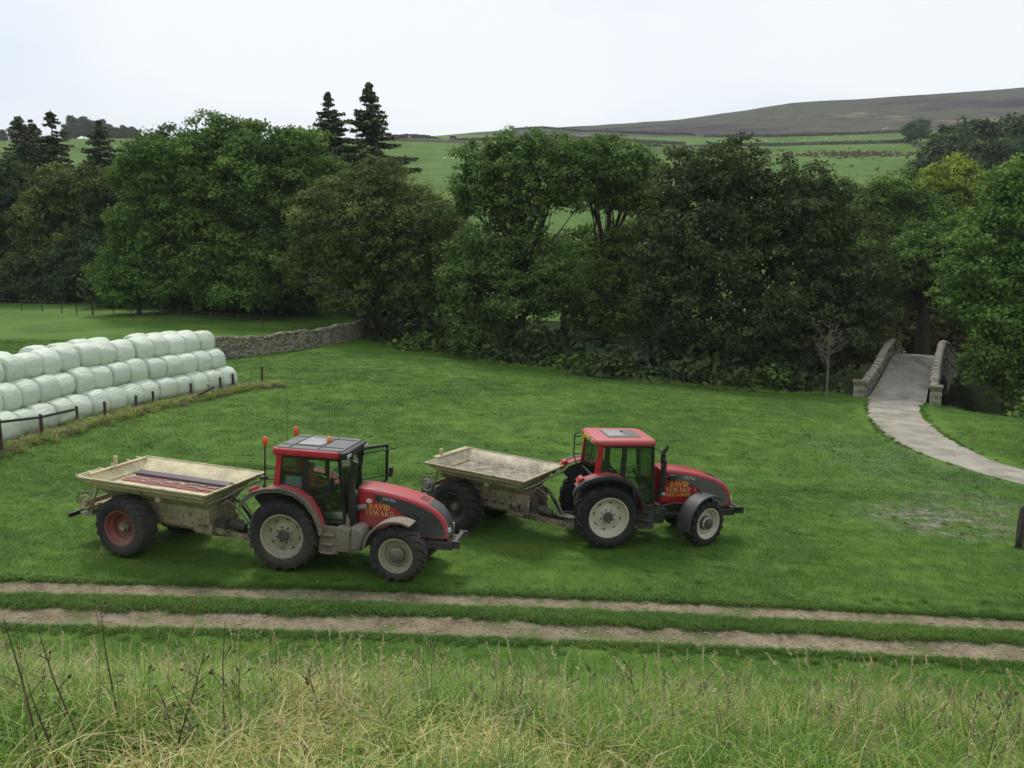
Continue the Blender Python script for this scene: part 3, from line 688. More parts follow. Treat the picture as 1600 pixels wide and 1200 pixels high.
photo_tree('broadleaf_tree', 'large fresh green tree filling the right end of the tree row', 1660, 61,
           [(1600, 300, 50, 44), (1575, 345, 48, 42), (1650, 330, 90, 80), (1560, 405, 62, 50), (1640, 440, 90, 100), (1540, 455, 52, 42), (1575, 510, 56, 56), (1555, 570, 45, 45), (1640, 560, 70, 70), (1720, 420, 80, 120)], 'bright', 1.15, .25, 1.1, 19, .55, th=.7, nl=40)
photo_tree('oak_tree', 'old tree with thick dark trunk just beyond the bridge crest', 1437, 80,
           [(1430, 420, 70, 32), (1500, 430, 60, 38), (1385, 410, 50, 34), (1470, 392, 70, 30), (1520, 480, 40, 40), (1360, 450, 34, 34)], 'green', 1.05, .26, 1.1, 21, .78, th=.85, nl=36, fork=.55)
for k, (px, y, es, key, lb) in enumerate((
    (20, 106, [(15, 320, 55, 75), (30, 400, 60, 75), (-40, 330, 50, 90), (-40, 430, 60, 50)], 'blue', 'dark blue green tree at the left edge of the wood'),
    (95, 104, [(95, 345, 58, 76), (70, 400, 50, 60), (120, 300, 40, 34), (110, 430, 70, 45)], 'olive', 'olive topped tree in the left wood below the brown spruces'),
    (190, 108, [(190, 330, 56, 52), (160, 300, 36, 28), (215, 300, 30, 30), (180, 400, 70, 70)], 'blue', 'blue green tree in the left wood under the dark spruce'),
    (140, 101, [(140, 420, 62, 52), (60, 440, 50, 40), (190, 455, 45, 28)], 'blue', 'low dark tree at the field edge of the left wood'),
    (250, 112, [(250, 290, 40, 40), (275, 260, 30, 28), (240, 340, 50, 50)], 'green', 'green tree rising behind the broad domed crown'),
    (690, 97, [(690, 385, 50, 44), (720, 420, 50, 50), (650, 430, 60, 50)], 'ash', 'pale green tree filling the gap beside the olive tree'),
    (880, 92, [(880, 420, 70, 46), (820, 440, 50, 50), (930, 400, 40, 40), (1000, 420, 60, 70)], 'green', 'green tree standing behind the two ashes'),
    (1020, 88, [(1020, 310, 34, 36), (1035, 360, 40, 40), (1010, 410, 40, 60)], 'olive', 'olive tree between the slender ash and the dark sycamore'),
    (1300, 88, [(1310, 420, 60, 50), (1380, 450, 50, 60), (1340, 500, 60, 50)], 'green', 'green tree behind the right flank of the dark sycamore'),
    (1540, 92, [(1540, 420, 60, 60), (1600, 440, 70, 80), (1510, 480, 50, 50), (1590, 540, 70, 50)], 'green', 'shaded green tree behind the right end of the row'))):
    photo_tree('broadleaf_tree', lb, px, y, es, key, 1.35, .31, .9, 60 + k, .35, nl=14)

# understory: shrubs share a few meshes
def shrub_mesh(seed, key, w=1.7, h=1.5):
    rs = random.Random(seed); E = [(rs.uniform(-w, w) * .7, rs.uniform(-w, w) * .5, h * rs.uniform(.3, .75), w * rs.uniform(.5, .8), w * rs.uniform(.5, .8), h * rs.uniform(.45, .65)) for _ in range(5)]
    return crown_mesh(E, .7, .22, 1.0, LM[key], seed)[0]
SHR = {k: [shrub_mesh(200 + i * 7 + j, k) for i in range(2)] for j, k in enumerate(('dark', 'green', 'russet', 'blue'))}
STEM = trunk_mesh(.07, 1.5, np.array([(x, y_, 1.6) for x in (-.9, 0, .8) for y_ in (-.6, .5)]), None, 5, 6, fork=.2)
us = [(-10.5, 2.5, 1.2, 'dark'), (-7, 3.0, 1.5, 'green'), (-4, 2.6, 1.3, 'dark'), (-1.2, 3.2, 1.6, 'blue'), (1.8, 2.6, 1.4, 'dark'), (4.6, 3.0, 1.3, 'green'), (7.2, 2.6, 1.5, 'dark'), (9.8, 3.2, 1.5, 'blue'),
      (12.4, 2.6, 1.4, 'dark'), (15.0, 3.0, 1.5, 'dark'), (17.6, 2.6, 1.3, 'green'), (20.0, 2.8, 1.2, 'dark'), (-8.5, 8, 2.4, 'blue'), (-3, 8, 2.2, 'dark'), (3, 8, 2.5, 'dark'), (8.5, 8, 2.3, 'blue'), (13.5, 8, 2.4, 'dark'), (18.5, 8, 2.2, 'blue'),
      (33.5, 4, 1.5, 'green'), (36.5, 5, 1.8, 'green'), (40, 5, 1.8, 'blue')]
near = ['below the olive tree', 'under the left ash', 'under the slender ash', 'under the dark sycamore', 'near the pale sapling', 'right of the bridge']
for k, (x, e, s, key) in enumerate(us):
    y = float(y_edge(x)) + e; g = ground(x, y, -.1); w = near[0 if x < -6 else 1 if x < 3 else 2 if x < 9 else 3 if x < 17 else 4 if x < 25 else 5]
    row = 'at the meadow edge' if e < 4 else 'down by the water'
    place_tree('shrub', f'{ordinal(k + 1)} riverside shrub from the wall corner, {row} {w}', g, SHR[key][k % 2], STEM, 'shrubs on the river bank', 'shrub', k * 1.3, s)
for k, (px, y, s, lb) in enumerate(((1392, 84, 2.3, 'yellow brown shrub behind the left parapet of the bridge'), (1470, 90, 1.9, 'yellow brown shrub right of the thick trunk'), (1345, 82, 1.9, 'yellow brown shrub between sycamore and bridge'), (1610, 96, 2.2, 'yellow brown shrub under the right end tree'))):
    x = at(px, 600, y).x; place_tree('shrub', lb, ground(x, y, -.1), SHR['russet'][k % 2], STEM, 'yellow brown shrubs beyond the bridge', 'shrub', k, s)
# low dark shrubs under the left wood
for k in range(9):
    px = -20 + k * 58; y = 103 if k < 4 else 96 - (k - 4) * 1.5; x = at(px, 600, y).x
    place_tree('shrub', f'{ordinal(k + 1)} dark shrub from the left along the foot of the left wood', ground(x, y, -.1), SHR['dark' if k % 2 else 'blue'][k % 2], STEM, 'shrubs at the foot of the left wood', 'shrub', k * 2.1, 2.0)

# ------------------------------------------------------------------ conifers
def spruce_mesh(H, R, seed, mat, leaf=.25, gaps=.13, whorl=.62):
    rs = np.random.RandomState(seed); b = MB(); b.tube([(0, 0, -.3), (0.05, 0, H * .5), (0, 0.03, H * .99)], [H * .017, H * .010, .03], 7); P, N, T = [], [], []
    nbr = int(H / whorl * 6.2); zs = np.sort(H * (.05 + .935 * rs.uniform(0, 1, nbr) ** .92)); big = 1 + .22 * np.sin(zs / H * 17 + seed) + .14 * np.sin(zs / H * 41 + seed * 2)
    for k, z in enumerate(zs):
        f = 1 - z / H; r = R * (f ** .68) * big[k] * min(1, .35 + f * 5.5) + .06
        if rs.rand() < gaps: continue
        a = k * 2.4 + rs.uniform(-.5, .5); ln = r * (rs.uniform(.6, 1.05) if rs.rand() < .85 else rs.uniform(.95, 1.2)) * (1 + .15 * math.sin(a + seed))
        d = np.array([math.cos(a), math.sin(a), 0]); sd_ = np.array([-d[1], d[0], 0]); dr = (.42 * f + .02) * rs.uniform(.6, 1.3); m = max(3, int(ln / .20)); ts = np.linspace(.10, 1, m)
        c = d * (ts * ln)[:, None] + np.array([0, 0, 1]) * (z - dr * ln * ts ** 1.1 + .55 * dr * ln * ts ** 3.5)[:, None]
        if ln > .7: b.tube([tuple(c[0] - d * .10 * ln), tuple(c[m // 2]), tuple(c[-1])], [.05 * ln ** .5, .03 * ln ** .5, .008], 4, caps=False)
        wd = .25 * ln * (1 - ts * .7) + .09; q = 10; i = np.repeat(np.arange(m), q); u = rs.uniform(-1, 1, len(i))
        p = c[i] + sd_ * (u * wd[i])[:, None] + np.array([0, 0, -1]) * (np.abs(u) * .25 * wd[i] + rs.uniform(0, .34, len(i)) * (.25 + .6 * f))[:, None] + rs.normal(size=(len(i), 3)) * .07
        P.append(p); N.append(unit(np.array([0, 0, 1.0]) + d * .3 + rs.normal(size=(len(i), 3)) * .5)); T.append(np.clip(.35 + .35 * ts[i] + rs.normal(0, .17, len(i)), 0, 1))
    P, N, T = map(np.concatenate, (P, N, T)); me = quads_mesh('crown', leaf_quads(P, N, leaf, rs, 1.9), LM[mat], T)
    tm = bpy.data.meshes.new('trunk'); tm.from_pydata(b.v, [], b.f); tm.materials.append(BARK_R); tm.shade_smooth(); tm.update(); return me, tm
for k, (px, top, y, R, lb, key, sd_) in enumerate((
    (520, 139, 103, 7.4, 'shorter of the two tall spruces rising above the trees', 'spruce', 3),
    (583, 124, 100, 7.9, 'taller of the two tall spruces rising above the trees', 'spruce', 4),
    (47, 178, 122, 6.6, 'brown green spruce at the far left, the leftmost spruce of the wood', 'pine', 5),
    (66, 184, 124, 6.4, 'brown green spruce close behind the leftmost one', 'pine', 6),
    (96, 168, 120, 6.8, 'tallest brown green spruce of the left wood', 'pine', 7),
    (168, 186, 118, 6.8, 'blackish pointed spruce right of the brown spruces', 'spruce', 8))):
    x = at(px, 400, y).x; g = ground(x, y, -.1); H = at(px, top, y).z - g.z; c, t = spruce_mesh(H, R, 30 + sd_, key)
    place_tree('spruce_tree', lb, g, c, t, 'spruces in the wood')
# pines on the skyline, far wood, lone tree
def pine_mesh(seed):
    rs = random.Random(seed); E = [(rs.uniform(-1.6, 1.6), rs.uniform(-1.4, 1.4), 5.5 + rs.uniform(0, 8.5), rs.uniform(2.0, 3.4), rs.uniform(2.0, 3.0), rs.uniform(1.4, 2.4)) for _ in range(9)]
    me, L, LR = crown_mesh(E, 1.1, .5, .7, LM['pine'], seed); return me, trunk_mesh(.24, 11, L, LR, seed, 12, bark=BARK_R)
PN = [pine_mesh(s) for s in (71, 72, 73)]
for k, (px, py) in enumerate(((112, 193), (124, 186), (137, 184), (150, 187), (163, 190), (178, 196), (190, 198), (201, 199), (212, 199), (220, 203), (28, 200), (12, 208))):
    y = 600 + (k * 37) % 40; x = at(px, 300, y).x; g = ground(x, y, -.2); s = (at(px, py, y).z - g.z) / 15.2; s = max(.6, min(1.6, s))
    place_tree('pine_tree', f'{ordinal(k + 1)} of the bluish skyline pines, counted rightward' if k < 10 else ('pine on the skyline behind the leftmost spruce' if k == 10 else 'pine on the skyline at the far left edge'), g, *PN[k % 3], 'pines on the left skyline', rz=k * 1.1, sc=s)
def round_mesh(seed, key):
    rs = random.Random(seed); E = [(rs.uniform(-2.2, 2.2), rs.uniform(-2, 2), 5.2 + rs.uniform(-1.8, 2.4), rs.uniform(2.0, 3.2), rs.uniform(2.0, 3.0), rs.uniform(1.8, 2.8)) for _ in range(7)]
    me, L, LR = crown_mesh(E, 1.3, .45, .85, LM[key], seed); return me, trunk_mesh(.3, 6, L, LR, seed, 14)
RD = [round_mesh(81, 'blue'), round_mesh(82, 'blue'), round_mesh(83, 'dark')]
for k, (px, base, y, top, lb) in enumerate((
    (1432, 224, 0, 184, 'lone round tree on the hillside at the corner of the field walls'),
    (1478, 285, 228, 205, 'brownish dark tree at the left end of the hillside wood'),
    (1510, 290, 236, 188, 'dark round tree second from the left in the hillside wood'),
    (1535, 290, 246, 182, 'dark round tree with the highest crown in the hillside wood'),
    (1560, 290, 240, 188, 'dark green tree right of the highest crown in the hillside wood'),
    (1500, 300, 222, 225, 'low brownish tree in front of the hillside wood'),
    (1545, 300, 225, 222, 'low green tree in front of the hillside wood'),
    (1575, 295, 228, 215, 'low dark tree before the right end of the hillside wood'),
    (1615, 295, 236, 190, 'dark tree at the right edge of the hillside wood'))):
    p = hit(px, base) if not y else None; x, yy = (p.x, p.y) if p else (at(px, 300, y).x, y)
    g = ground(x, yy, -.2); s = (at(px, top, yy).z - g.z) / 10.2
    place_tree('broadleaf_tree', lb, g, *RD[k % 3], 'trees on the far hillside', rz=k * 1.7, sc=s)
x = at(1592, 300, 232).x; g = ground(x, 232, -.1); c, t = spruce_mesh(at(1592, 180, 232).z - g.z, 4.2, 91, 'spruce', .5, .08, .9)
place_tree('spruce_tree', 'dark spruce standing in the hillside wood at the right edge', g, c, t)

# bare pale sapling on the meadow edge
rs = random.Random(12); g = ground(at(1292, 600, 56.6).x, 56.6); b = MB(); H = at(1292, 497, g.y).z - g.z
b.tube([(0, 0, -.15), (.03, 0, H * .4), (-.05, 0, H * .75), (.02, 0, H)], [.075, .055, .03, .008], 6)
for k in range(22):
    t = rs.uniform(.26, .92); a = k * 2.4; ln = H * .40 * (1.08 - t) + .25; d = Vector((math.cos(a), math.sin(a) * .9, 0)); p = Vector((0, 0, H * t)); e = p + d * ln * .75 + Vector((0, 0, ln * .75)); mid = p + d * ln * .5 + Vector((0, 0, ln * .25))
    b.tube([p, mid, e], [.026, .017, .006], 4)
    for j in range(3):
        f = rs.uniform(.35, .9); q = mid.lerp(e, f); dd = Vector((rs.uniform(-1, 1), rs.uniform(-1, 1), rs.uniform(.3, 1.2))).normalized() * ln * .35; b.tube([q, q + dd], [.011, .004], 3)
r = empty('bare_sapling', g); tag(r, 'leafless pale sapling standing on the meadow edge left of the bridge', 'tree'); b.build('trunk', BARK_P, r, smooth=60)
# ================================================================== VEHICLES
def dirty(name, base, rough=0.45, dust=0.5, z0=1.4, zh=1.2, top=0.35, dustc=(0.30, 0.255, 0.19), spec=0.5, metal=0.0, rust=0.0, mot=0.12):
    """paint or rubber with dried mud low down, dust on what faces up, and scuffs"""
    m = NT(name); P = m.obj(); sep = m.n('ShaderNodeSeparateXYZ'); m.l(P, sep.inputs[0]); g = m.n('ShaderNodeNewGeometry'); sn = m.n('ShaderNodeSeparateXYZ'); m.l(g.outputs['Normal'], sn.inputs[0])
    a = m.noise(P, 2.4, 5, 0.65); b = m.noise(P, 11, 4, 0.7)
    low = m.mapr(sep.outputs['Z'], z0, z0 - zh, 0, 1)
    f = m.math('ADD', m.math('MULTIPLY', low, 1.1), m.math('MULTIPLY', m.mapr(sn.outputs['Z'], 0.35, 1.0), top))
    f = m.math('MULTIPLY', m.math('ADD', f, m.mapr(a, 0.35, 0.72, -0.25, 0.4)), m.mapr(b, 0.3, 0.68, 0.45, 1.15))
    f = m.math('MULTIPLY', f, dust, True)
    c = m.mix(m.mapr(a, 0.3, 0.7, 0.0, mot * 2), base, tuple(x * 0.55 for x in base))
    if rust: c = m.mix(m.math('MULTIPLY', m.mapr(m.noise(P, 3.6, 5, 0.75), 0.55, 0.64), rust), c, (0.10, 0.045, 0.022))
    c = m.mix(f, c, m.mix(m.mapr(b, 0.4, 0.65), dustc, tuple(x * 0.62 for x in dustc)))
    m.principled(c, m.mapr(f, 0, 1, rough, 0.92), metal, spec, m.bump(b, 0.15, 0.01)); return m.mat
V_RED = dirty('faded red paint', (0.50, 0.026, 0.040), 0.36, 0.62, 1.75, 1.0, 0.55)
V_RED2 = dirty('red paint', (0.40, 0.017, 0.022), 0.30, 0.30, 1.2, 0.7, 0.55, (0.42, 0.30, 0.25))
V_ROOF2 = dirty('sun bleached red roof', (0.52, 0.075, 0.075), 0.4, 0.35, 0.2, 0.2, 0.8, (0.52, 0.36, 0.33))
V_GREY = dirty('dark grey hood plastic', (0.060, 0.062, 0.062), 0.4, 0.55, 1.5, 0.9, 0.4, (0.24, 0.215, 0.175), mot=.2)
V_GREY2 = dirty('warm grey hood plastic', (0.115, 0.108, 0.094), 0.5, 0.35, 1.3, 0.6, 0.4, (0.2, 0.18, 0.15))
V_BLK = dirty('black plastic and steel', (0.016, 0.017, 0.018), 0.45, 0.30, 1.2, 1.0, 0.45)
V_DUSTY = dirty('mud covered fender plastic', (0.030, 0.030, 0.030), 0.6, 0.85, 2.6, 1.2, 0.55)
V_FENDB = dirty('scuffed black fender', (0.026, 0.028, 0.032), 0.5, 0.38, 1.6, 1.8, 0.55, (0.20, 0.19, 0.18))
V_MUD = dirty('mud caked tank and steps', (0.05, 0.047, 0.042), 0.8, 0.95, 3.2, 1.4, 0.3)
V_IRON = dirty('oily iron', (0.035, 0.034, 0.033), 0.6, 0.55, 1.3, 1.0, 0.4)
V_TYRE = dirty('tyre rubber', (0.020, 0.021, 0.023), 0.75, 0.50, 0.9, 1.3, 0.2, (0.155, 0.135, 0.105), 0.3)
V_TYRE2 = dirty('clean tyre rubber', (0.017, 0.018, 0.020), 0.7, 0.28, 0.6, 1.3, 0.2, (0.12, 0.105, 0.085), 0.3)
V_RIM = dirty('muddy cream rim', (0.46, 0.42, 0.29), 0.55, 0.55, 0.6, 1.1, 0.2, (0.27, 0.225, 0.16))
V_RIM2 = dirty('cream rim', (0.62, 0.585, 0.45), 0.45, 0.22, 0.1, 0.7, 0.2, (0.33, 0.28, 0.20))
V_RIMR = dirty('faded red trailer rim', (0.27, 0.070, 0.060), 0.6, 0.5, 0.35, 1.0, 0.2, (0.36, 0.27, 0.22))
V_RIMD = dirty('dark rusty trailer rim', (0.075, 0.045, 0.04), 0.7, 0.6, 0.4, 1.0, 0.2, (0.12, 0.10, 0.08))
V_ROOFG = dirty('dusty grey roof', (0.10, 0.10, 0.10), 0.5, 0.55, 0.1, 0.1, 0.85, (0.29, 0.275, 0.25))
V_HATCH = dirty('pale roof hatch', (0.34, 0.33, 0.31), 0.45, 0.3, 0.1, 0.1, 0.5)
V_CREAM = dirty('cream spreader paint', (0.58, 0.50, 0.29), 0.55, 0.80, 1.95, 1.2, 0.15, (0.235, 0.195, 0.13), rust=.95)
V_CREAM2 = dirty('rusty cream spreader paint', (0.52, 0.44, 0.26), 0.6, 1.0, 2.1, 1.1, 0.15, (0.20, 0.16, 0.105), rust=1.0)
V_INS = dirty('cream hopper lining, scuffed', (0.70, 0.61, 0.36), 0.5, 0.55, 1.85, 0.35, 0.05, (0.30, 0.275, 0.25), rust=.25, mot=.45)
V_INS2 = dirty('muddy hopper lining', (0.56, 0.49, 0.33), 0.6, 0.95, 1.97, 0.38, 0.1, (0.20, 0.17, 0.14), rust=.4, mot=.35)
V_FLOOR = dirty('red hopper floor', (0.36, 0.045, 0.05), 0.7, 0.62, 0.2, 0.2, 0.75, (0.22, 0.17, 0.13), mot=.3)
V_GUARD = dirty('purple brown conveyor guard', (0.080, 0.055, 0.070), 0.5, 0.25, 0.3, 0.2, 0.4)
V_ZINC = dirty('galvanised steel', (0.34, 0.35, 0.35), 0.45, 0.45, 1.6, 1.2, 0.2, metal=0.5)
V_SEAT = dirty('seat cloth', (0.03, 0.03, 0.033), 0.9, 0.2, 0.5, 0.5, 0.2)
def plain(name, c, rough=0.5, spec=0.5, metal=0.0):
    m = NT(name); a = m.noise(m.obj(), 9, 3, 0.6); m.principled(m.mix(m.mapr(a, 0.3, 0.7), c, tuple(x * 0.8 for x in c)), rough, metal, spec); return m.mat
V_GOLD = plain('gold lettering', (0.86, 0.56, 0.09), 0.5); V_GOLD2 = plain('pale gold lettering', (0.70, 0.46, 0.20), 0.55); V_WHITE = plain('white lettering', (0.72, 0.72, 0.70), 0.5)
V_AMBER = plain('amber lens', (0.80, 0.20, 0.015), 0.2); V_AMB2 = plain('orange lens', (0.78, 0.13, 0.02), 0.25); V_YEL = plain('yellow plate', (0.62, 0.42, 0.05), 0.5)
V_LENS = plain('lamp glass', (0.62, 0.63, 0.62), 0.15); V_PAPER = plain('pale blue card', (0.42, 0.66, 0.66), 0.8); V_HOSE = plain('hose rubber', (0.022, 0.022, 0.022), 0.6)
V_PALE = plain('dusty pale hose', (0.24, 0.22, 0.17), 0.8); V_PTO = plain('yellow shaft guard', (0.50, 0.40, 0.10), 0.6)
m = NT('tinted cab glass'); t = m.n('ShaderNodeBsdfTransparent'); t.inputs[0].default_value = (0.80, 0.88, 0.84, 1); g = m.n('ShaderNodeBsdfGlossy'); g.inputs['Roughness'].default_value = 0.03; g.inputs['Color'].default_value = (0.9, 0.95, 0.92, 1)
fr = m.n('ShaderNodeFresnel'); fr.inputs[0].default_value = 1.45; x = m.n('ShaderNodeMixShader'); m.l(m.mapr(fr.outputs[0], 0.0, 1.0, 0.02, 0.9), x.inputs[0]); m.l(t.outputs[0], x.inputs[1]); m.l(g.outputs[0], x.inputs[2]); m.l(x.outputs[0], m.out.inputs[0]); V_GLASS = m.mat

# ---- lettering built from strokes
def stroke_letter(ch, serif=True):
    """polygons of a capital or figure in a box 1 high; returns (polygons, advance)"""
    T, t = (0.21, 0.085) if serif else (0.155, 0.155); out = []
    def bar(a, b, w):
        a, b = Vector(a), Vector(b); d = (b - a).normalized(); n = Vector((-d.y, d.x)) * w / 2; out.append([a + n, a - n, b - n, b + n])
    def ser(x, y, w=.34):
        if serif: out.append([Vector((x - w / 2, y - .03)), Vector((x + w / 2, y - .03)), Vector((x + w / 2, y + .04)), Vector((x - w / 2, y + .04))])
    def arc(cx, cy, rx, ry, a0, a1, w0, w1, n=10):
        for k in range(n):
            A, B = a0 + (a1 - a0) * k / n, a0 + (a1 - a0) * (k + 1) / n
            q = []
            for an in (A, B):
                h = abs(math.cos(an)); w = w0 * (1 - h) + w1 * h; q.append((Vector((cx + rx * math.cos(an), cy + ry * math.sin(an))), Vector((cx + (rx - w) * math.cos(an), cy + (ry - min(w, w0 * 1.15)) * math.sin(an)))))
            out.append([q[0][0], q[1][0], q[1][1], q[0][1]])
    H = math.pi / 2
    if ch == 'I': bar((.2, 0), (.2, 1), T); ser(.2, 0); ser(.2, 1); return out, .46
    if ch == '1': bar((.26, 0), (.26, 1), T); bar((.06, .8), (.3, 1), t); ser(.26, 0, .4); return out, .52
    if ch == 'D': bar((.2, 0), (.2, 1), T); arc(.24, .5, .62, .5, -H, H, t, T); ser(.14, 0, .26); ser(.14, 1, .26); return out, .98
    if ch == 'A': bar((.08, 0), (.47, 1), t if serif else T); bar((.44, 1), (.82, 0), T); bar((.2, .32), (.7, .32), t); ser(.08, 0, .26); ser(.82, 0, .32); return out, .98
    if ch == 'V': bar((.1, 1), (.48, 0), T); bar((.45, 0), (.84, 1), t if serif else T); ser(.1, 1, .32); ser(.84, 1, .26); return out, .95
    if ch == 'W': bar((.08, 1), (.36, 0), T); bar((.34, 0), (.6, 1), t); bar((.56, 1), (.86, 0), T); bar((.84, 0), (1.12, 1), t); ser(.08, 1, .3); ser(1.12, 1, .24); return out, 1.22
    if ch == 'T': bar((.42, 0), (.42, 1), T); bar((.04, .96), (.8, .96), t * 1.1 if serif else T); bar((.07, .97), (.05, .74), t); bar((.77, .97), (.79, .74), t); ser(.42, 0, .36); return out, .86
    if ch == 'L': bar((.16, 0), (.16, 1), T); bar((.1, .1), (.62, .1), T); return out, .72
    if ch == 'E':
        bar((.18, 0), (.18, 1), T)
        for y, x in ((.04, .72), (.5, .56), (.96, .68)): bar((.1, y), (x, y), t)
        bar((.71, .0), (.73, .24), t); bar((.67, 1), (.69, .78), t); bar((.56, .4), (.56, .6), t); return out, .84
    if ch == 'R': bar((.18, 0), (.18, 1), T); arc(.22, .73, .46, .27, -H, H, t if serif else T * .8, T); bar((.34, .46), (.78, 0), T); ser(.16, 0, .32); ser(.8, 0, .22); return out, .92
    if ch == '0': arc(.33, .5, .32, .5, 0, 4 * H, t, T * .9, 16); return out, .72
    if ch == '8': arc(.33, .75, .26, .25, 0, 4 * H, t, T * .75, 14); arc(.33, .26, .31, .27, 0, 4 * H, t, T * .8, 14); return out, .72
    if ch == '3': arc(.28, .75, .28, .25, -H, 1.7 * H, t, T * .8); arc(.26, .26, .34, .27, -1.7 * H, H, t, T * .85); return out, .68
    if ch == '6': arc(.33, .31, .31, .31, 0, 4 * H, t, T * .8, 14); arc(.55, .5, .53, .5, 2.05 * H - .5, 2 * H + .6, t, T * .8, 5); bar((.12, .42), (.5, .97), t * 1.4); return out, .72
    if ch == '5': arc(.26, .31, .34, .31, -1.7 * H, H * 1.1, t, T * .85); bar((.14, .55), (.2, .98), t); bar((.16, .95), (.58, .95), t * 1.6); return out, .68
    return out, .42
def lettering(name, txt, x0, z0, h, y, mat, parent, serif=True, width=None, slope=0.0, italic=0.0):
    b = MB(); x = 0; k = 0; polys = []
    for ch in txt:
        ps, adv = stroke_letter(ch, serif)
        for p in ps: polys.append([(q.x + x + italic * q.y, q.y) for q in p])
        x += adv + .06
    sx = (width / x) if width else h
    for p in polys:
        k += 1; d = 0.0003 * (k % 5)
        q = [(x0 + u * sx, z0 + v * h + slope * u * sx) for u, v in p]
        ar = sum(q[i][0] * q[(i + 1) % 4][1] - q[(i + 1) % 4][0] * q[i][1] for i in range(4)); q = q if ar > 0 else q[::-1]
        b.add([(u, y - d, v) for u, v in q], [(0, 1, 2, 3)])
    return b.build(name, mat, parent)

# ---- wheels: turned about local Y, outer face towards -Y
def tyre_mesh(R, w, rr, nl, mat, lug=0.055, lw=0.075):
    b = MB(); c = R - lug
    b.lathe([(rr, -w * .38), (rr + .045, -w * .45), (rr + (c - rr) * .45, -w * .5), (c - .10, -w * .485), (c - .03, -w * .42), (c, -w * .28), (c + .01, 0), (c, w * .28), (c - .03, w * .42), (c - .10, w * .485),
             (rr + (c - rr) * .45, w * .5), (rr + .045, w * .45), (rr, w * .38)], 44)
    for sd_ in (-1, 1):
        for k in range(nl):
            a0 = 2 * math.pi * (k + (.5 if sd_ > 0 else 0)) / nl; V, Fc = [], []
            st = [(0.02, 0.0, R, c - .01), (.5, .13, R - .004, c - .01), (.84, .235, R - .02, c - .035), (1.0, .27, R - .085, c - .10), (1.03, .285, R - .17, c - .19)]
            for t, da, r1, r0 in st:
                y = sd_ * t * w * .5
                for e in (-1, 1):
                    for r, q in ((r0, 1.0), (r1, .68)):
                        a = a0 + da + e * q * lw / (2 * R) * (1.25 if t < .3 else 1); V.append((r * math.cos(a), y, r * math.sin(a)))
            for i in range(len(st) - 1):
                p, q = 4 * i, 4 * i + 4
                for u, v in ((0, 1), (1, 3), (3, 2)): Fc.append((p + u, p + v, q + v, q + u) if sd_ < 0 else (q + u, q + v, p + v, p + u))
            e = len(V) - 4; Fc += [(0, 2, 3, 1) if sd_ < 0 else (1, 3, 2, 0), (e, e + 1, e + 3, e + 2) if sd_ < 0 else (e + 2, e + 3, e + 1, e)]
            b.add(V, Fc)
    me_o = b.build('tyre', mat, smooth=38); me = me_o.data; bpy.data.objects.remove(me_o); return me
def disc_mesh(rr, w, dish, mat, kind):
    b = MB()
    prof = [(rr + .045, -w * .43), (rr + .04, -w * .455), (rr + .005, -w * .44), (rr - .012, -w * .36), (rr - .03, -w * .25), (rr - .075, -w * .20)]
    if kind == 'rear': prof = prof[:4] + [(rr - .035, -w * .2), (rr - .095, dish - .02), (rr - .11, dish), (rr - .15, dish + .01), (.34, dish + .005), (.22, dish - .045), (.155, dish - .055), (.15, dish - .10), (.10, dish - .12), (0.001, dish - .12)]
    elif kind == 'front': prof += [(rr - .085, dish), (rr - .12, dish), (.24, dish), (.20, dish - .05), (.17, dish - .16), (.12, dish - .19), (.001, dish - .20)]
    else: prof += [(rr - .09, dish - .10), (rr - .10, dish), (rr - .14, dish + .03), (.14, dish + .02), (.001, dish + .02)]
    prof2 = [(rr + .045, w * .43), (rr - .02, w * .36), (rr - .06, w * .1), (rr - .08, dish + .06), (.001, dish + .08)]
    b.lathe(prof, 36); b.lathe(prof2[::-1], 28)
    o = b.build('wheel', mat, smooth=35); me = o.data; bpy.data.objects.remove(o); return me
def hub_mesh(kind, dish, mat):
    b = MB()
    if kind == 'rear':
        b.lathe([(.155, dish - .03), (.15, dish - .115), (.12, dish - .15), (.001, dish - .15)], 18)
        for k in range(8): a = k * math.pi / 4; b.lathe([(.024, 0), (.024, -.05), (.001, -.052)], 6, c=(.205 * math.cos(a), dish - .035, .205 * math.sin(a)))
        for k in range(8): a = k * math.pi / 4 + .3; b.box((.40 * math.cos(a), dish - .006, .40 * math.sin(a)), (.03, .02, .085), Euler((0, -a, 0)).to_matrix())
    elif kind == 'front':
        b.lathe([(.215, dish), (.21, dish - .10), (.165, dish - .13), (.15, dish - .24), (.10, dish - .27), (.001, dish - .27)], 18)
        for k in range(10): a = k * math.pi / 5; b.lathe([(.02, 0), (.02, -.04), (.001, -.042)], 6, c=(.185 * math.cos(a), dish - .10, .185 * math.sin(a)))
    else:
        b.lathe([(.15, dish + .02), (.145, dish - .07), (.10, dish - .08), (.09, dish - .17), (.001, dish - .18)], 16)
        for k in range(8): a = k * math.pi / 4; b.lathe([(.022, 0), (.022, -.045), (.001, -.047)], 6, c=(.122 * math.cos(a), dish - .065, .122 * math.sin(a)))
    o = b.build('hub', mat, smooth=35); me = o.data; bpy.data.objects.remove(o); return me
def put_wheel(root, x, y, z, meshes, rz=0.0, spin=0.0, label=None):
    d, t, h = meshes; o = link('wheel', d, root, (x, y, z)); o.rotation_euler = Euler((0, spin, rz + (math.pi if y > 0 else 0)), 'XYZ')
    if label: o['label'] = label
    link('tyre', t, o); link('hub', h, o); return o
RW1 = (disc_mesh(.54, .62, -.06, V_RIM, 'rear'), tyre_mesh(.955, .62, .54, 19, V_TYRE, .06, .085), hub_mesh('rear', -.06, V_BLK))
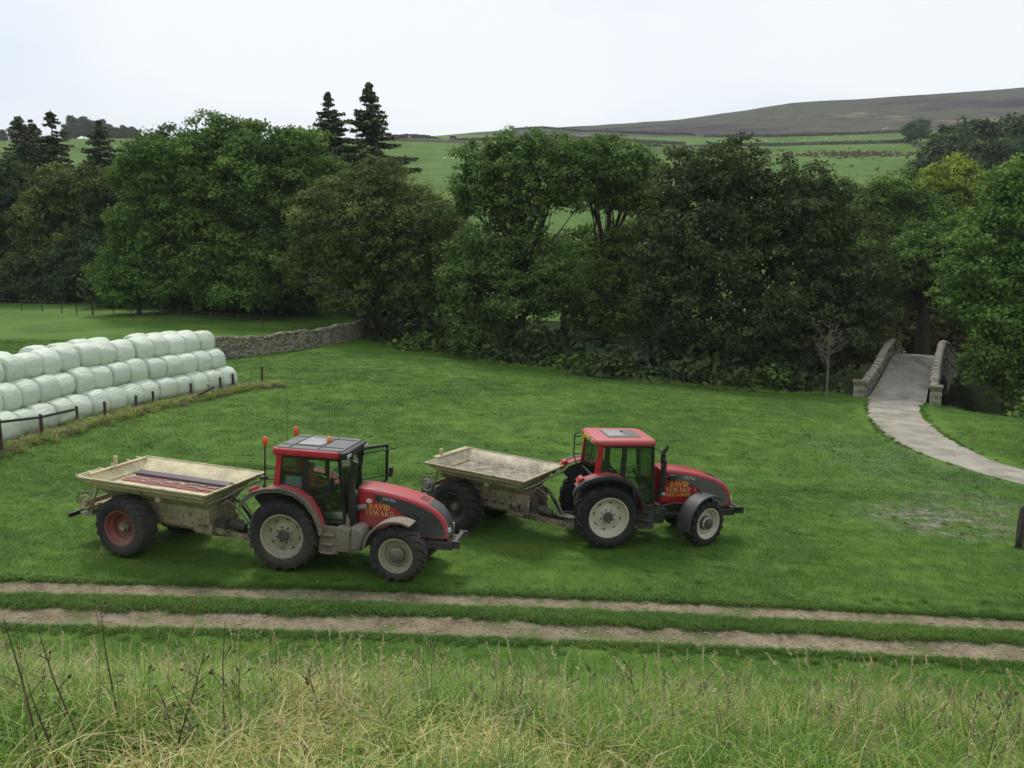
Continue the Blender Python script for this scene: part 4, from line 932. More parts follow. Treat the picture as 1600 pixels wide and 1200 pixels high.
FW1 = (disc_mesh(.41, .50, -.03, V_RIM, 'front'), tyre_mesh(.73, .50, .41, 17, V_TYRE, .055, .08), hub_mesh('front', -.03, V_IRON))
RW2 = (disc_mesh(.56, .56, -.05, V_RIM2, 'rear'), tyre_mesh(.95, .56, .56, 20, V_TYRE2, .05, .07), hub_mesh('rear', -.05, V_BLK))
FW2 = (disc_mesh(.43, .46, -.02, V_RIM2, 'front'), tyre_mesh(.725, .46, .43, 18, V_TYRE2, .045, .065), hub_mesh('front', -.02, V_BLK))
TW1 = (disc_mesh(.43, .62, -.02, V_RIMR, 'trailer'), tyre_mesh(.81, .62, .43, 20, V_TYRE, .035, .075), hub_mesh('trailer', -.02, V_CREAM))
TW2 = (disc_mesh(.43, .62, -.02, V_RIMD, 'trailer'), tyre_mesh(.81, .60, .43, 17, V_TYRE2, .05, .085), hub_mesh('trailer', -.02, V_IRON))

def arc_pts(cx, cz, r, a0, a1, n=14, rz=None): return [(cx + r * math.cos(math.radians(a0 + (a1 - a0) * k / n)), cz + (rz or r) * math.sin(math.radians(a0 + (a1 - a0) * k / n))) for k in range(n + 1)]
HTOP = [(1.72, 2.19), (2.0, 2.185), (2.4, 2.15), (2.8, 2.09), (3.2, 2.00), (3.55, 1.885), (3.80, 1.75), (3.99, 1.56), (4.10, 1.33)]
def taper(x): t = min(1, max(0, (x - 2.75) / 1.45)); return 1 - 0.30 * t * t
def make_tractor(M, dusty, label):
    red, grey, fend, wheelmud = (V_RED, V_GREY, V_DUSTY, V_MUD) if dusty else (V_RED2, V_GREY2, V_FENDB, V_BLK)
    T = empty('tractor', M); tag(T, label, 'tractor', 'tractors parked on the meadow')
    # wheels
    R1, R2, tr, tf = (.955, .73, .93, .93) if dusty else (.95, .725, .92, .92)
    st = math.radians(-3 if dusty else 24)
    for s in (-1, 1):
        put_wheel(T, 0, s * tr, R1, RW1 if dusty else RW2, 0, .3 * s)
        put_wheel(T, 3.0, s * tf, R2, FW1 if dusty else FW2, st, .5 * s)
    # chassis: engine, gearbox, axles
    b = MB(); b.box((2.3, 0, .88), (2.5, .52, .52), top=(1, .85)); b.box((.6, 0, .95), (1.8, .62, .62)); b.box((0, 0, .95), (.5, 1.3, .42)); b.box((3.0, 0, .74), (.26, 1.45, .24)); b.box((3.55, 0, .86), (.9, .46, .34))
    b.tube([(3.0, -.72, .74), (3.0, .72, .74)], .12, 8); b.box((1.5, -.36, 1.0), (.5, .2, .3)); b.tube([(2.0, -.34, 1.05), (2.6, -.36, 1.0), (3.1, -.34, .95)], .05, 6); b.tube([(1.9, -.33, .8), (2.9, -.34, .72)], .06, 6)
    b.build('chassis', V_IRON, T, bevel=.02)
    # bonnet
    prof = [(1.70, 1.13)] + HTOP + [(4.15, 1.12), (4.12, .98), (3.7, .965), (3.1, 1.0), (2.3, 1.08)]
    b = MB(); b.prism(prof, -.44, .44, rnd=.10); b.v = [(x, y * taper(x), z) for x, y, z in b.v]
    bonnet = b.build('bonnet', red, T, smooth=40)
    def side_strip(name, xs, lo, hi, mat, off, parent=bonnet, m_sides=(-1, 1)):
        b = MB()
        for s in m_sides:
            V = []
            for x in xs:
                for z in (lo(x), hi(x)):
                    for o in (off, -.02): V.append((x, s * (.44 * taper(x) + o), z))
            n = len(xs); Fc = []
            for i in range(n - 1):
                p, q = 4 * i, 4 * i + 4; Fc += [(p, q, q + 2, p + 2), (p + 2, q + 2, q + 3, p + 3), (p, p + 1, q + 1, q)]
            Fc += [(0, 2, 3, 1), (4 * n - 4, 4 * n - 3, 4 * n - 1, 4 * n - 2)]
            b.add(V, Fc if s < 0 else [f[::-1] for f in Fc])
        return b.build(name, mat, parent, smooth=40)
    itp = lambda P: (lambda x: float(np.interp(x, [p[0] for p in P], [p[1] for p in P])))
    lo = itp([(2.18, 1.87), (2.5, 1.82), (2.78, 1.71), (3.0, 1.56), (3.15, 1.36), (3.22, 1.15), (3.26, 1.07), (3.9, 1.05), (4.02, 1.10), (4.05, 1.18)])
    hi = itp([(2.18, 2.055), (2.5, 2.03), (2.8, 1.985), (3.2, 1.895), (3.5, 1.79), (3.75, 1.64), (3.93, 1.45), (4.02, 1.28), (4.05, 1.19)])
    xs = list(np.linspace(2.18, 3.15, 14)) + [3.22, 3.26] + list(np.linspace(3.35, 4.05, 12))
    pan = side_strip('side_panel', xs, lo, hi, grey, .006)
    b = MB(); yv = lambda x, o: -(.44 * taper(x) + o)
    for k in range(4): b.box((2.27, yv(2.27, .012), 1.915 + k * .03), (.07, .012, .016))
    b.build('vent', V_BLK, bonnet)
    if dusty:
        sc = [(2.94, 1.68), (3.12, 1.58), (3.28, 1.44), (3.38, 1.28)]; sc2 = [(3.12, 1.70), (3.30, 1.60), (3.45, 1.46), (3.55, 1.30)]
        for q in (sc, sc2):
            b = MB(); b.tube([(x, yv(x, -.008), z) for x, z in q], [.008, .034, .030, .008], 6); b.build('air_scoop', V_BLK, bonnet, smooth=60)
        b = MB(); b.lathe([(.001, -.012), (.055, -.012), (.06, 0)], 20, c=(2.04, -.443, 1.87)); b.v = [(2.04 + (x - 2.04) * 1.35, y, z) for x, y, z in b.v]; b.build('sticker', V_WHITE, bonnet)
    # seam between upper shell and side, nose grille and lamps
    b = MB(); b.box((1.95, -.443, 2.055), (.44, .006, .012)); b.build('bonnet_seam', V_BLK, bonnet)
    gz = lambda x: float(np.interp(x, [p[0] for p in HTOP], [p[1] for p in HTOP]))
    b = MB(); V = []; cols = [-1, -.8, -.4, 0, .4, .8, 1]; gx_ = [3.58, 3.72, 3.86, 3.98, 4.06, 4.12, 4.15, 4.165, 4.15]; gzz = [1.87, 1.80, 1.715, 1.575, 1.44, 1.29, 1.17, 1.08, 1.03]
    for x, z in zip(gx_, gzz):
        for c in cols: w = .33 * taper(x); dn = .02 if abs(c) < 1 else -.012; V.append((x + dn * (1 if z < 1.6 else .5), c * w, z + dn * (1 if z > 1.4 else .3)))
    n = len(cols); b.add(V, [(i * n + j, (i + 1) * n + j, (i + 1) * n + j + 1, i * n + j + 1) for i in range(len(gx_) - 1) for j in range(n - 1)]); b.build('grille', V_GREY if dusty else V_GREY2, bonnet, smooth=60)
    b = MB()
    for k in range(5): b.box((3.33 + k * .045, 0, gz(3.33 + k * .045) + .004), (.02, .34, .012), (0, .33, 0))
    b.build('bonnet_louvre', V_BLK, bonnet)
    for s in (-1, 1):
        b = MB(); b.box((4.135, s * .24, 1.235), (.05, .13, .12), (0, -.2, s * .25)); b.build('headlight', V_LENS, bonnet, bevel=.02)
    # front linkage frame / bumper
    b = MB(); b.box((4.2, 0, .86), (.22, .62, .2)); b.box((4.33, 0, .93), (.10, .98, .16)); b.box((3.9, -.3, .82), (.7, .08, .2)); b.box((3.9, .3, .82), (.7, .08, .2))
    for s in (-1, 1): b.box((4.36, s * .46, .93), (.24, .06, .20))
    b.build('front_bumper', V_BLK if not dusty else V_IRON, T, bevel=.015)
    # cab structure
    b = MB()
    for s in (-1, 1):
        b.bar((1.50, s * .64, 1.22), (1.33, s * .72, 3.0), .075, .07); b.bar((.44, s * .80, 1.85), (.44, s * .78, 3.0), .07, .09)
        b.bar((-.2, s * .775, 2.985), (1.36, s * .74, 2.985), .06, .07)
    b.bar((1.50, -.64, 1.24), (1.50, .64, 1.24), .06, .06); b.bar((1.34, -.72, 2.98), (1.34, .72, 2.98), .06, .08); b.bar((-.3, -.74, 2.98), (-.3, .74, 2.98), .06, .08); b.bar((-.36, -.74, 2.0), (-.36, .74, 2.0), .06, .08)
    b.box((.62, 0, 1.18), (1.7, 1.3, .08)); b.box((1.46, 0, 1.5), (.12, 1.1, .6))
    cabf = b.build('cab_frame', V_BLK, T, bevel=.012)
    for s in (-1, 1):
        b = MB(); b.bar((-.34, s * .79, 2.02), (-.25, s * .775, 3.0), .09, .15); b.build('rear_pillar', red, T, bevel=.015)
    # roof
    def plan(x0, x1, hy, c): return [(x0 + c, -hy), (x1 - c, -hy + .03), (x1, -hy + c + .03), (x1, hy - c - .03), (x1 - c, hy - .03), (x0 + c, hy), (x0, hy - c), (x0, -hy + c)]
    b = MB()
    if dusty:
        b.prism(plan(-.43, 1.36, .90, .06), 2.985, 3.17, axis='z', rnd=.05); roof = b.build('roof', V_RED, T, smooth=40)
        b = MB(); b.prism(plan(-.36, 1.42, .83, .08), 3.10, 3.20, axis='z', rnd=.03); b.build('roof_top', V_ROOFG, roof, smooth=40)
        b = MB(); b.prism(plan(1.30, 1.55, .86, .08), 2.97, 3.165, axis='z', rnd=.05); b.build('roof_visor', V_BLK, roof, smooth=40)
        b = MB(); b.prism(plan(.08, .72, .44, .04), 3.195, 3.225, axis='z', rnd=.01); b.build('roof_hatch', V_HATCH, roof, smooth=40)
        b = MB()
        for a, c in (((.02, -.78, 3.203), (.02, .78, 3.203)), ((.78, -.78, 3.203), (.78, .78, 3.203)), ((-.3, -.5, 3.203), (1.35, -.5, 3.203)), ((-.3, .5, 3.203), (1.35, .5, 3.203))): b.bar(a, c, .03, .02)
        b.build('roof_groove', V_BLK, roof)
        for y in (-.72, -.58, .6, .74): b = MB(); b.box((1.555, y, 3.06), (.03, .11, .085)); b.build('work_light', V_LENS, roof, bevel=.01)
        for x, y in ((-.62, -.86), (-.42, .62)):
            b = MB(); b.tube([(x, y, 2.55 if y < 0 else 3.05), (x, y, 3.22)], .022, 6); b.tube([(x, y, 2.6 if y < 0 else 3.1), (-.33, y * .92, 2.6 if y < 0 else 3.08)], .018, 6); po = b.build('beacon_post', V_BLK, roof)
            b = MB(); b.tube([(x, y, 3.2), (x, y, 3.25), (x, y, 3.36), (x, y, 3.42), (x, y, 3.44)], [.05, .072, .072, .05, .01], 12); b.build('beacon', V_AMB2, roof, smooth=50)
        b = MB(); b.tube([(.72, .12, 3.2), (.72, .12, 3.24), (.72, .12, 3.31), (.72, .12, 3.34)], [.075, .075, .055, .01], 12); b.build('beacon', V_AMBER, roof, smooth=50)
        b = MB(); b.tube([(-.30, -.2, 3.18), (-.31, -.2, 3.9), (-.34, -.2, 4.7)], [.005, .004, .003], 5); b.build('radio_antenna', V_BLK, roof)
        b = MB(); b.tube([(-.62, -.86, 2.72), (-.62, -.86, 2.0)], .022, 6); b.tube([(-.62, -.86, 2.32), (-.33, -.8, 2.32)], .018, 6); b.box((-.64, -.87, 2.36), (.16, .14, .07)); b.box((-.62, -.87, 2.12), (.06, .10, .12)); b.build('lamp_bracket', V_BLK, T)
    else:
        b.prism(plan(-.44, 1.42, .90, .16), 2.97, 3.17, axis='z', rnd=.09); roof = b.build('roof', V_ROOF2, T, smooth=45)
        b = MB(); b.prism(plan(.02, 1.05, .50, .05), 3.165, 3.188, axis='z', rnd=.01); b.build('roof_hatch', V_ROOFG, roof, smooth=40)
        b = MB(); b.prism(plan(.08, .60, .42, .03), 3.18, 3.205, axis='z', rnd=.01); b.build('hatch_glass', V_HATCH, roof, smooth=40)
        b = MB(); b.box((-.44, .12, 3.06), (.03, .62, .12)); b.build('number_plate', V_YEL, roof)
        b = MB(); b.box((-.435, -.62, 3.06), (.05, .22, .13)); b.build('rear_lamp', V_AMB2, roof, bevel=.02)
        b = MB(); b.box((-.445, -.42, 3.06), (.03, .12, .12)); b.build('rear_lamp', V_LENS, roof, bevel=.02)
        b = MB(); b.tube([(-.5, .80, 2.0), (-.62, .84, 2.3), (-.62, .84, 2.95), (-.5, .8, 3.05)], .02, 6)
        for z in (2.35, 2.65, 2.9): b.bar((-.62, .84, z), (-.42, .8, z), .03, .03)
        b.build('lamp_bracket', V_BLK, T)
        b = MB(); b.box((.6, .1, 3.215), (.05, .05, .05)); b.build('roof_knob', V_BLK, roof)
    # glass
    def pane(name, pts, parent=T):
        b = MB(); P = [Vector(p) for p in pts]; nrm = (P[1] - P[0]).cross(P[2] - P[0]).normalized() * .006; n = len(P)
        b.add(P + [p + nrm for p in P], [tuple(range(n - 1, -1, -1)), tuple(range(n, 2 * n))] + [(i, (i + 1) % n, n + (i + 1) % n, n + i) for i in range(n)]); return b.build(name, V_GLASS, parent)
    def outline(name, pts, w, mat, parent=T):
        b = MB()
        for i in range(len(pts)): b.bar(pts[i], pts[(i + 1) % len(pts)], w, w)
        return b.build(name, mat, parent)
    for s in (-1, 1):
        rp = [(-.24, s * .785, 2.22), (.38, s * .80, 2.12), (.40, s * .785, 2.94), (-.20, s * .775, 2.94)]
        w_ = outline('side_window', rp, .045, V_BLK); pane('pane', rp, w_)
        dp = [(.50, s * .795, 2.94), (.50, s * .80, 1.98), (.72, s * .80, 1.84), (.90, s * .80, 1.58), (1.02, s * .79, 1.28), (1.47, s * .66, 1.28), (1.31, s * .735, 2.94)]
        if s < 0 or not dusty:
            d = outline('door', dp, .05, V_BLK); pane('pane', dp, d); b = MB(); b.box((.56, s * .83, 1.98), (.05, .03, .16)); b.build('handle', V_BLK, d)
            if not dusty:
                b = MB(); b.bar((.9, s * .8, 1.62), (1.44, s * .70, 1.62), .03, .05); b.build('door_rail', V_BLK, d)
        else:                                     # far door of the near tractor stands open, hinged at the front pillar
            R = Matrix.Translation(Vector((1.38, .72, 0))) @ Matrix.Rotation(math.radians(-122), 4, 'Z') @ Matrix.Translation(Vector((-1.38, -.72, 0)))
            dq = [tuple(R @ Vector(p)) for p in dp]; d = outline('door', dq, .07, V_BLK); d['label'] = 'open far side cab door'; pane('pane', dq, d)
    pane('windscreen', [(1.49, -.61, 1.45), (1.49, .61, 1.45), (1.35, .69, 2.95), (1.35, -.69, 2.95)]); pane('rear_window', [(-.36, -.72, 2.05), (-.30, -.72, 2.95), (-.30, .72, 2.95), (-.36, .72, 2.05)])
    # inside: seat, steering wheel, console
    b = MB(); b.box((.28, 0, 1.72), (.5, .52, .14)); b.box((.02, 0, 2.06), (.13, .5, .66), (0, -.12, 0)); b.box((.26, 0, 1.44), (.36, .36, .44)); b.box((.3, -.33, 1.93), (.36, .09, .07)); b.build('seat', V_SEAT, T, bevel=.04)
    sw = MB(); n = 20; C = Vector((1.02, 0, 2.10)); ax = Vector((-.5, 0, .86)).normalized(); u = Vector((0, 1, 0)); v = ax.cross(u)
    ring = [C + (u * math.cos(2 * math.pi * k / n) + v * math.sin(2 * math.pi * k / n)) * .21 for k in range(n + 1)]; sw.tube(ring, .018, 6, caps=False); sw.tube([C - ax * .5, C], .035, 6)
    for k in range(3): sw.bar(C, C + (u * math.cos(k * 2.09) + v * math.sin(k * 2.09)) * .2, .03, .015)
    sw.build('steering_wheel', V_BLK, T, smooth=50)
    b = MB(); b.box((1.3, 0, 1.78), (.2, .5, .3), (0, .3, 0)); b.box((.5, -.55, 1.75), (.6, .2, .3)); b.box((.2, .58, 1.75), (.8, .22, .36)); b.tube([(.7, -.5, 1.85), (.74, -.48, 2.1)], .015, 5); b.build('console', V_BLK, T, bevel=.03)
    # rear fenders
    fp = [(-1.10, 1.66), (-1.02, 1.83), (-.80, 2.02), (-.48, 2.13), (-.10, 2.18), (.30, 2.12), (.62, 1.93), (.84, 1.66), (.98, 1.36), (1.03, 1.16)]
    for s in (-1, 1):
        b = MB(); a, c = sorted((s * .80, s * 1.20)); b.strip([(x * .97, z) for x, z in fp[1:]], a, c, .035)
        fe = b.build('rear_fender', red, T, smooth=35, bevel=.012)
        b = MB(); P = [(x * .93, z - .04) for x, z in fp[1:]] + [(.5, 1.2), (-.5, 1.3)]; a, c = sorted((s * .74, s * .79)); b.prism(P, a, c); b.build('fender_liner', V_IRON if dusty else V_BLK, fe)
        b = MB(); a, c = sorted((s * 1.13, s * 1.28)); b.strip([(x, z - .004) for x, z in fp], a, c, .05); b.strip([(x * .985, z - .07) for x, z in fp], *sorted((s * 1.24, s * 1.275)), .075); b.build('fender_rim', fend, fe, smooth=35, bevel=.012)
        b = MB(); b.box((-.86, s * .98, 2.06), (.16, .32, .13), (0, -.5, 0)); lb = b.build('lamp_housing', red if not dusty else V_RED, fe, bevel=.03)
        if not dusty: b = MB(); b.box((-.96, s * .98, 2.0), (.03, .2, .07), (0, -.5, 0)); b.build('tail_lamp', V_AMB2, fe)
        # front fenders, turning with the wheels
        fr_ = MB(); C0 = Vector((3.0, s * tf, 0)); a0, a1 = (66, 176) if dusty else (52, 192); rr_ = .86 if dusty else .82
        q = arc_pts(0, R2, rr_, a0, a1, 16); hw = .25; fr_.strip(q[::-1], -hw, hw, .03); fr_.strip([(x * .965, (z - R2) * .965 + R2) for x, z in q[::-1]], *sorted((s * hw, s * (hw - .03))), .04)
        Rm = Matrix.Translation(C0) @ Matrix.Rotation(st, 4, 'Z'); fr_.v = [tuple(Rm @ Vector(p)) for p in fr_.v]; f2 = fr_.build('front_fender', fend, T, smooth=40, bevel=.012)
        b = MB(); b.bar(Rm @ Vector((-.1, -s * .1, R2 + .88)), Rm @ Vector((-.1, -s * .34, R2)), .05, .05); b.build('fender_bracket', V_BLK, f2)
        # steps, tank, battery box
        b = MB()
        for k in range(3): b.box((1.17, s * (.99 + .02 * k), .60 + .24 * (2 - k) * .95), (.32, .20, .04))
        for dx in (-.16, .16): b.bar((1.17 + dx, s * 1.0, .56), (1.17 + dx * .9, s * .94, 1.27), .05, .20)
        b.box((1.17, s * .93, .93), (.3, .10, .66)); b.build('steps', wheelmud, T, bevel=.012)
        if dusty:
            b = MB(); b.prism([(1.38, .64), (1.74, .64), (1.74, 1.22), (1.38, 1.26)], *sorted((s * .45, s * 1.03)), rnd=.03); b.build('tool_box', V_MUD, T, smooth=40)
            b = MB(); b.prism([(1.72, .66), (2.04, .70), (2.10, .95), (2.08, 1.22), (1.98, 1.32), (1.76, 1.30)], *sorted((s * .42, s * 1.05)), rnd=.10); b.build('fuel_tank', V_MUD, T, smooth=50)
        else:
            b = MB(); b.prism([(1.34, .66), (1.80, .66), (1.84, 1.12), (1.34, 1.16)], *sorted((s * .40, s * .86)), rnd=.05); b.build('fuel_tank', V_BLK, T, smooth=50)
            b = MB(); b.tube([(1.58, s * .80, .95), (1.58, s * .80, 1.25)], .09, 10); b.tube([(1.85, s * .5, 1.1), (2.3, s * .46, 1.16), (2.7, s * .45, 1.1)], .035, 6); b.build('filter', V_IRON, T, smooth=50)
    # exhaust at the near front pillar, mirrors
    b = MB(); X = 1.64
    if dusty:
        b.tube([(X, -.60, 1.15), (X + .02, -.62, 1.3), (X + .02, -.63, 1.95), (X - .02, -.65, 2.2), (X - .04, -.68, 2.5), (X + .05, -.70, 2.8), (X + .10, -.70, 2.95)], [.14, .145, .12, .10, .075, .075, .07], 12)
        ex = b.build('exhaust', V_BLK, T, smooth=50); b = MB(); b.tube([(X - .02, -.62, 1.10), (X, -.62, 1.55)], [.155, .13], 12); b.build('heat_shield', V_MUD, ex, smooth=50)
        b = MB(); b.tube([(1.72, -.52, 1.68), (2.0, -.60, 1.76)], [.075, .07], 12); b.build('intake_stub', V_ZINC, T, smooth=50)
        for y, z in ((-.4, 2.05), (-.45, 1.9)): b = MB(); b.box((1.66, y, z), (.10, .12, .12)); b.build('dash_lamp', V_HATCH, T, bevel=.02)
        b = MB(); b.box((1.2, -.98, 2.33), (.07, .24, .40)); b.tube([(1.36, -.74, 2.75), (1.24, -.94, 2.72), (1.2, -.98, 2.5)], .018, 6); b.tube([(1.42, -.74, 1.9), (1.38, -.78, 2.9)], .022, 6); b.build('mirror', V_BLK, T, bevel=.02)
        b = MB(); b.tube([(1.45, .72, 2.1), (1.8, 1.1, 2.12), (2.05, 1.25, 2.15)], .02, 6); b.box((2.08, 1.27, 2.24), (.07, .2, .26)); b.build('mirror', V_BLK, T, bevel=.02)
        b = MB(); b.tube([(1.45, .74, 2.8), (1.85, 1.1, 2.86), (2.2, 1.3, 2.9)], .022, 6); b.build('grab_rail', V_BLK, T)
        b = MB(); b.box((.12, -.765, 2.30), (.44, .012, .28)); b.build('paper', V_PAPER, T)
    else:
        b.tube([(X, -.58, 1.35), (X, -.60, 1.5), (X + .10, -.62, 1.62), (X + .12, -.63, 2.1), (X + .06, -.66, 2.55), (X + .04, -.68, 2.76), (X + .10, -.70, 2.86), (X + .16, -.70, 2.98)], [.06, .07, .08, .085, .08, .065, .055, .045], 12)
        ex = b.build('exhaust', V_BLK, T, smooth=50); b = MB(); b.tube([(X + .078, -.645, 2.38), (X + .07, -.65, 2.42)], .088, 12); b.build('exhaust_clamp', V_ZINC, ex, smooth=50)
        b = MB(); b.tube([(1.36, -.74, 2.92), (1.46, -.9, 2.88), (1.62, -.95, 2.78), (1.66, -.95, 2.1)], .02, 6); b.box((1.64, -.96, 2.45), (.06, .2, .34)); b.build('mirror', V_BLK, T, bevel=.02)
        b = MB(); b.tube([(1.36, .74, 2.92), (1.5, 1.0, 2.85), (1.6, 1.05, 2.7)], .02, 6); b.box((1.6, 1.06, 2.5), (.06, .2, .34)); b.build('mirror', V_BLK, T, bevel=.02)
        b = MB(); b.box((2.06, -.53, 1.97), (.18, .14, .17)); b.tube([(1.72, -.56, 2.0), (2.0, -.54, 1.99)], .03, 6); b.build('side_lamp', V_BLK, T, bevel=.02)
        b = MB(); b.tube([(1.70, -.54, 1.50), (1.86, -.58, 1.46)], [.07, .06], 10); b.build('intake_stub', V_ZINC, T, smooth=50)
    # hitch
    b = MB()
    for s in (-1, 1): b.bar((-.2, s * .36, .62), (-1.05, s * .42, .60), .07, .10); b.bar((-.6, s * .4, .62), (-.45, s * .36, 1.35), .05, .05)
    b.bar((-.2, 0, .52), (-1.12, 0, .52), .14, .09); b.bar((-.3, 0, 1.3), (-.5, 0, 1.28), .5, .3); b.build('hitch', V_IRON, T, bevel=.012)
    # writing on both sides is only seen on this one
    yl = -.4485
    if dusty:
        lettering('brand_lettering', 'VALTRA', 2.40, 1.935, .075, -.4530, V_WHITE, T, False, .36, -.13, .1)
        lettering('owner_lettering', 'DAVID', 2.04, 1.665, .135, yl, V_GOLD, T, True, .58)
        lettering('owner_lettering', 'TEWARD', 1.93, 1.505, .13, yl, V_GOLD2, T, True, .80)
    else:
        lettering('brand_lettering', 'VALTRA', 2.46, 1.92, .085, -.4530, V_WHITE, T, False, .38, -.14, .1)
        lettering('owner_lettering', 'DAVID', 2.06, 1.67, .145, yl, V_GOLD, T, True, .60)
        lettering('owner_lettering', 'TEWARD', 1.93, 1.505, .135, yl, V_GOLD2, T, True, .82)
        lettering('number_lettering', '1', 2.83, 1.52, .12, -.4495, V_HATCH, T, True)
        lettering('phone_lettering', '01833 650801', 1.93, 1.365, .105, yl, V_GOLD, T, True, .80)
    return T
TR1 = make_tractor(slope_matrix(-5.70, 22.62, -9.5), True, 'nearer dusty red tractor with grey roof, beacons and a driver inside')
TR2 = make_tractor(slope_matrix(2.53, 25.50, 10.5), False, 'farther red tractor with all red roof, black fenders and empty cab')

# ---- spreader trailers
def make_spreader(M, L, Wd, label, first):
    T = empty('spreader_trailer', M); tag(T, label, 'trailer', 'lime spreader trailers behind the tractors')
    CR = V_CREAM if first else V_CREAM2; ins = V_INS if first else V_INS2; hl, hw = L / 2, Wd / 2; ax = -.62
    def rect(x0, x1, y0, y1, z): return [(x0, y0, z), (x1, y0, z), (x1, y1, z), (x0, y1, z)]
    b = MB(); V = []; fz = .36
    rings = [rect(-hl + .36, hl - .46, -.54, .54, 1.36), rect(-hl + .30, hl - .36, -hw + fz + .02, hw - fz - .02, 1.655), rect(-hl + .30, hl - .34, -hw + fz, hw - fz, 1.66), rect(-hl + .28, hl - .32, -hw + fz - .02, hw - fz + .02, 1.755),
             rect(-hl + .02, hl - .02, -hw + .02, hw - .02, 1.965), rect(-hl, hl, -hw, hw, 1.97), rect(-hl - .01, hl + .01, -hw - .01, hw + .01, 2.02), rect(-hl + .045, hl - .045, -hw + .045, hw - .045, 2.022),
             rect(-hl + .055, hl - .055, -hw + .055, hw - .055, 1.99), rect(-hl + .30, hl - .40, -.62, .74, 1.70)]
    for r in rings: V += r
    n_ = len(rings); side = lambda i: [(4 * i + j, 4 * i + (j + 1) % 4, 4 * i + 4 + (j + 1) % 4, 4 * i + 4 + j) for j in range(4)]
    b.add(V, [f for i in range(7) for f in side(i)] + [(3, 2, 1, 0)]); hop = b.build('hopper', CR, T, bevel=.008)
    b = MB(); b.add(V, side(7) + side(8) + [(4 * n_ - 4, 4 * n_ - 3, 4 * n_ - 2, 4 * n_ - 1)]); b.build('hopper_lining', ins, hop)
    for s in (-1, 1):                                   # stiffening ribs under the lip
        b = MB(); b.bar((-hl + .15, s * (hw - .105), 1.895), (hl - .15, s * (hw - .105), 1.895), .03, .05); b.bar((-hl + .2, s * (hw - .2), 1.83), (hl - .2, s * (hw - .2), 1.83), .03, .04); b.build('lip_rib', CR, hop)
    if first:
        b = MB(); b.bar((-hl + .42, .06, 1.712), (hl - .55, .06, 1.712), .54, .02); b.build('conveyor_floor', V_FLOOR, hop)
        b = MB(); b.prism([(.36, 1.70), (.70, 1.70), (.68, 1.78), (.53, 1.84), (.38, 1.78)], -hl + .42, hl - .55, axis='x'); b.build('conveyor_guard', V_GUARD, hop)
        b = MB()
        for k in range(26):
            x = -hl + .45 + k * .118; b.prism([(x + .14 * math.sin(k * 1.9 + a * .9) * .5 + (.05 + .05 * ((k * 7 + a * 3) % 5) / 4) * 1.6 * math.cos(a * .9), .08 + .17 * math.sin(k * 2.3) + (.03 + .04 * ((k * 5 + a * 2) % 4) / 3) * math.sin(a * .9)) for a in range(7)], 1.7235 + .0007 * k, 1.73 + .0007 * k, axis='z')
        b.build('lime_residue', V_INS2, hop)
        b = MB(); b.box((-hl + .08, .1, 1.99), (.05, Wd - .5, .08), (0, .3, 0)); b.build('rear_flange', CR, hop)
    else:
        b = MB(); b.box((-hl - .03, .25, 2.04), (.20, Wd * .72, .05)); b.build('rear_flange', CR, hop)
        b = MB(); rr2 = random.Random(4)
        for k in range(16): x = rr2.uniform(-hl + .5, hl - .6); b.box((x, rr2.uniform(-.1, .6), 1.71), (rr2.uniform(.1, .4), rr2.uniform(.05, .2), .03), (0, 0, rr2.uniform(-.5, .5)), top=(.5, .5))
        b.build('lime_residue', V_INS2, hop)
    # body sides, chassis beams, drawbar, axle
    b = MB()
    for s in (-1, 1): b.box((.12, s * .56, 1.12), (2.85, .05, .56)); b.box((hl - .62, s * .56, .86), (.55, .05, .26))
    b.box((hl - .44, 0, 1.16), (.05, 1.04, .52)); b.box((-hl + .36, 0, 1.15), (.05, 1.04, .52)); body = b.build('body_side', CR, T, bevel=.01)
    if not first:
        b = MB()
        for k in range(5): b.lathe([(.001, -.012), (.042 if k % 2 == 0 else .03, -.012), (.044, 0)], 12, c=(.1 + k * .28, -.587, 1.02))
        b.build('bolt_hole', V_BLK, body)
    b = MB()
    for s in (-1, 1): b.bar((-hl + .2, s * .42, .84), (hl - .1, s * .42, .80), .09, .16)
    for x in (-1.3, -.62, .2, 1.1): b.bar((x, -.42, .82), (x, .42, .82), .09, .12)
    b.build('chassis', CR, T, bevel=.01)
    b = MB(); dx = 2.75
    for s in (-1, 1): b.bar((hl - .9, s * .40, .74), (dx - .15, s * .09, .62), .09, .17)
    b.box((dx - .12, 0, .61), (.36, .26, .16)); b.box((dx + .12, 0, .60), (.2, .10, .08)); b.box((hl - .1, 0, .78), (.12, .86, .10)); dbar = b.build('drawbar', CR, T, bevel=.012)
    b = MB(); b.bar((dx - .75, .18, .67), (dx - .35, .1, .65), .12, .20); b.build('drawbar_wrap', V_GUARD, dbar)
    R = .81 if first else .81
    b = MB(); b.bar((ax, -.95, R), (ax, .95, R), .14, .14); b.box((ax, -.42, .80), (.3, .1, .1)); b.box((ax, .42, .80), (.3, .1, .1)); b.build('axle', V_IRON, T)
    for s in (-1, 1): put_wheel(T, ax, s * 1.09, R, TW1 if first else TW2, 0, .7 * s)
    b = MB(); b.box((ax + .95, -hw + .33, 1.62), (.16, .12, .12)); b.build('side_bracket', CR, T, bevel=.01)
    # front: hydraulic hoses, junction box, shaft
    b = MB(); b.box((hl - .22, -.30, .98), (.30, .26, .24)); b.tube([(hl - .35, -.2, .95), (hl + .1, -.15, .93), (hl + .35, -.1, .88)], .11, 10); b.build('hydraulic_motor', V_IRON, T, bevel=.02)
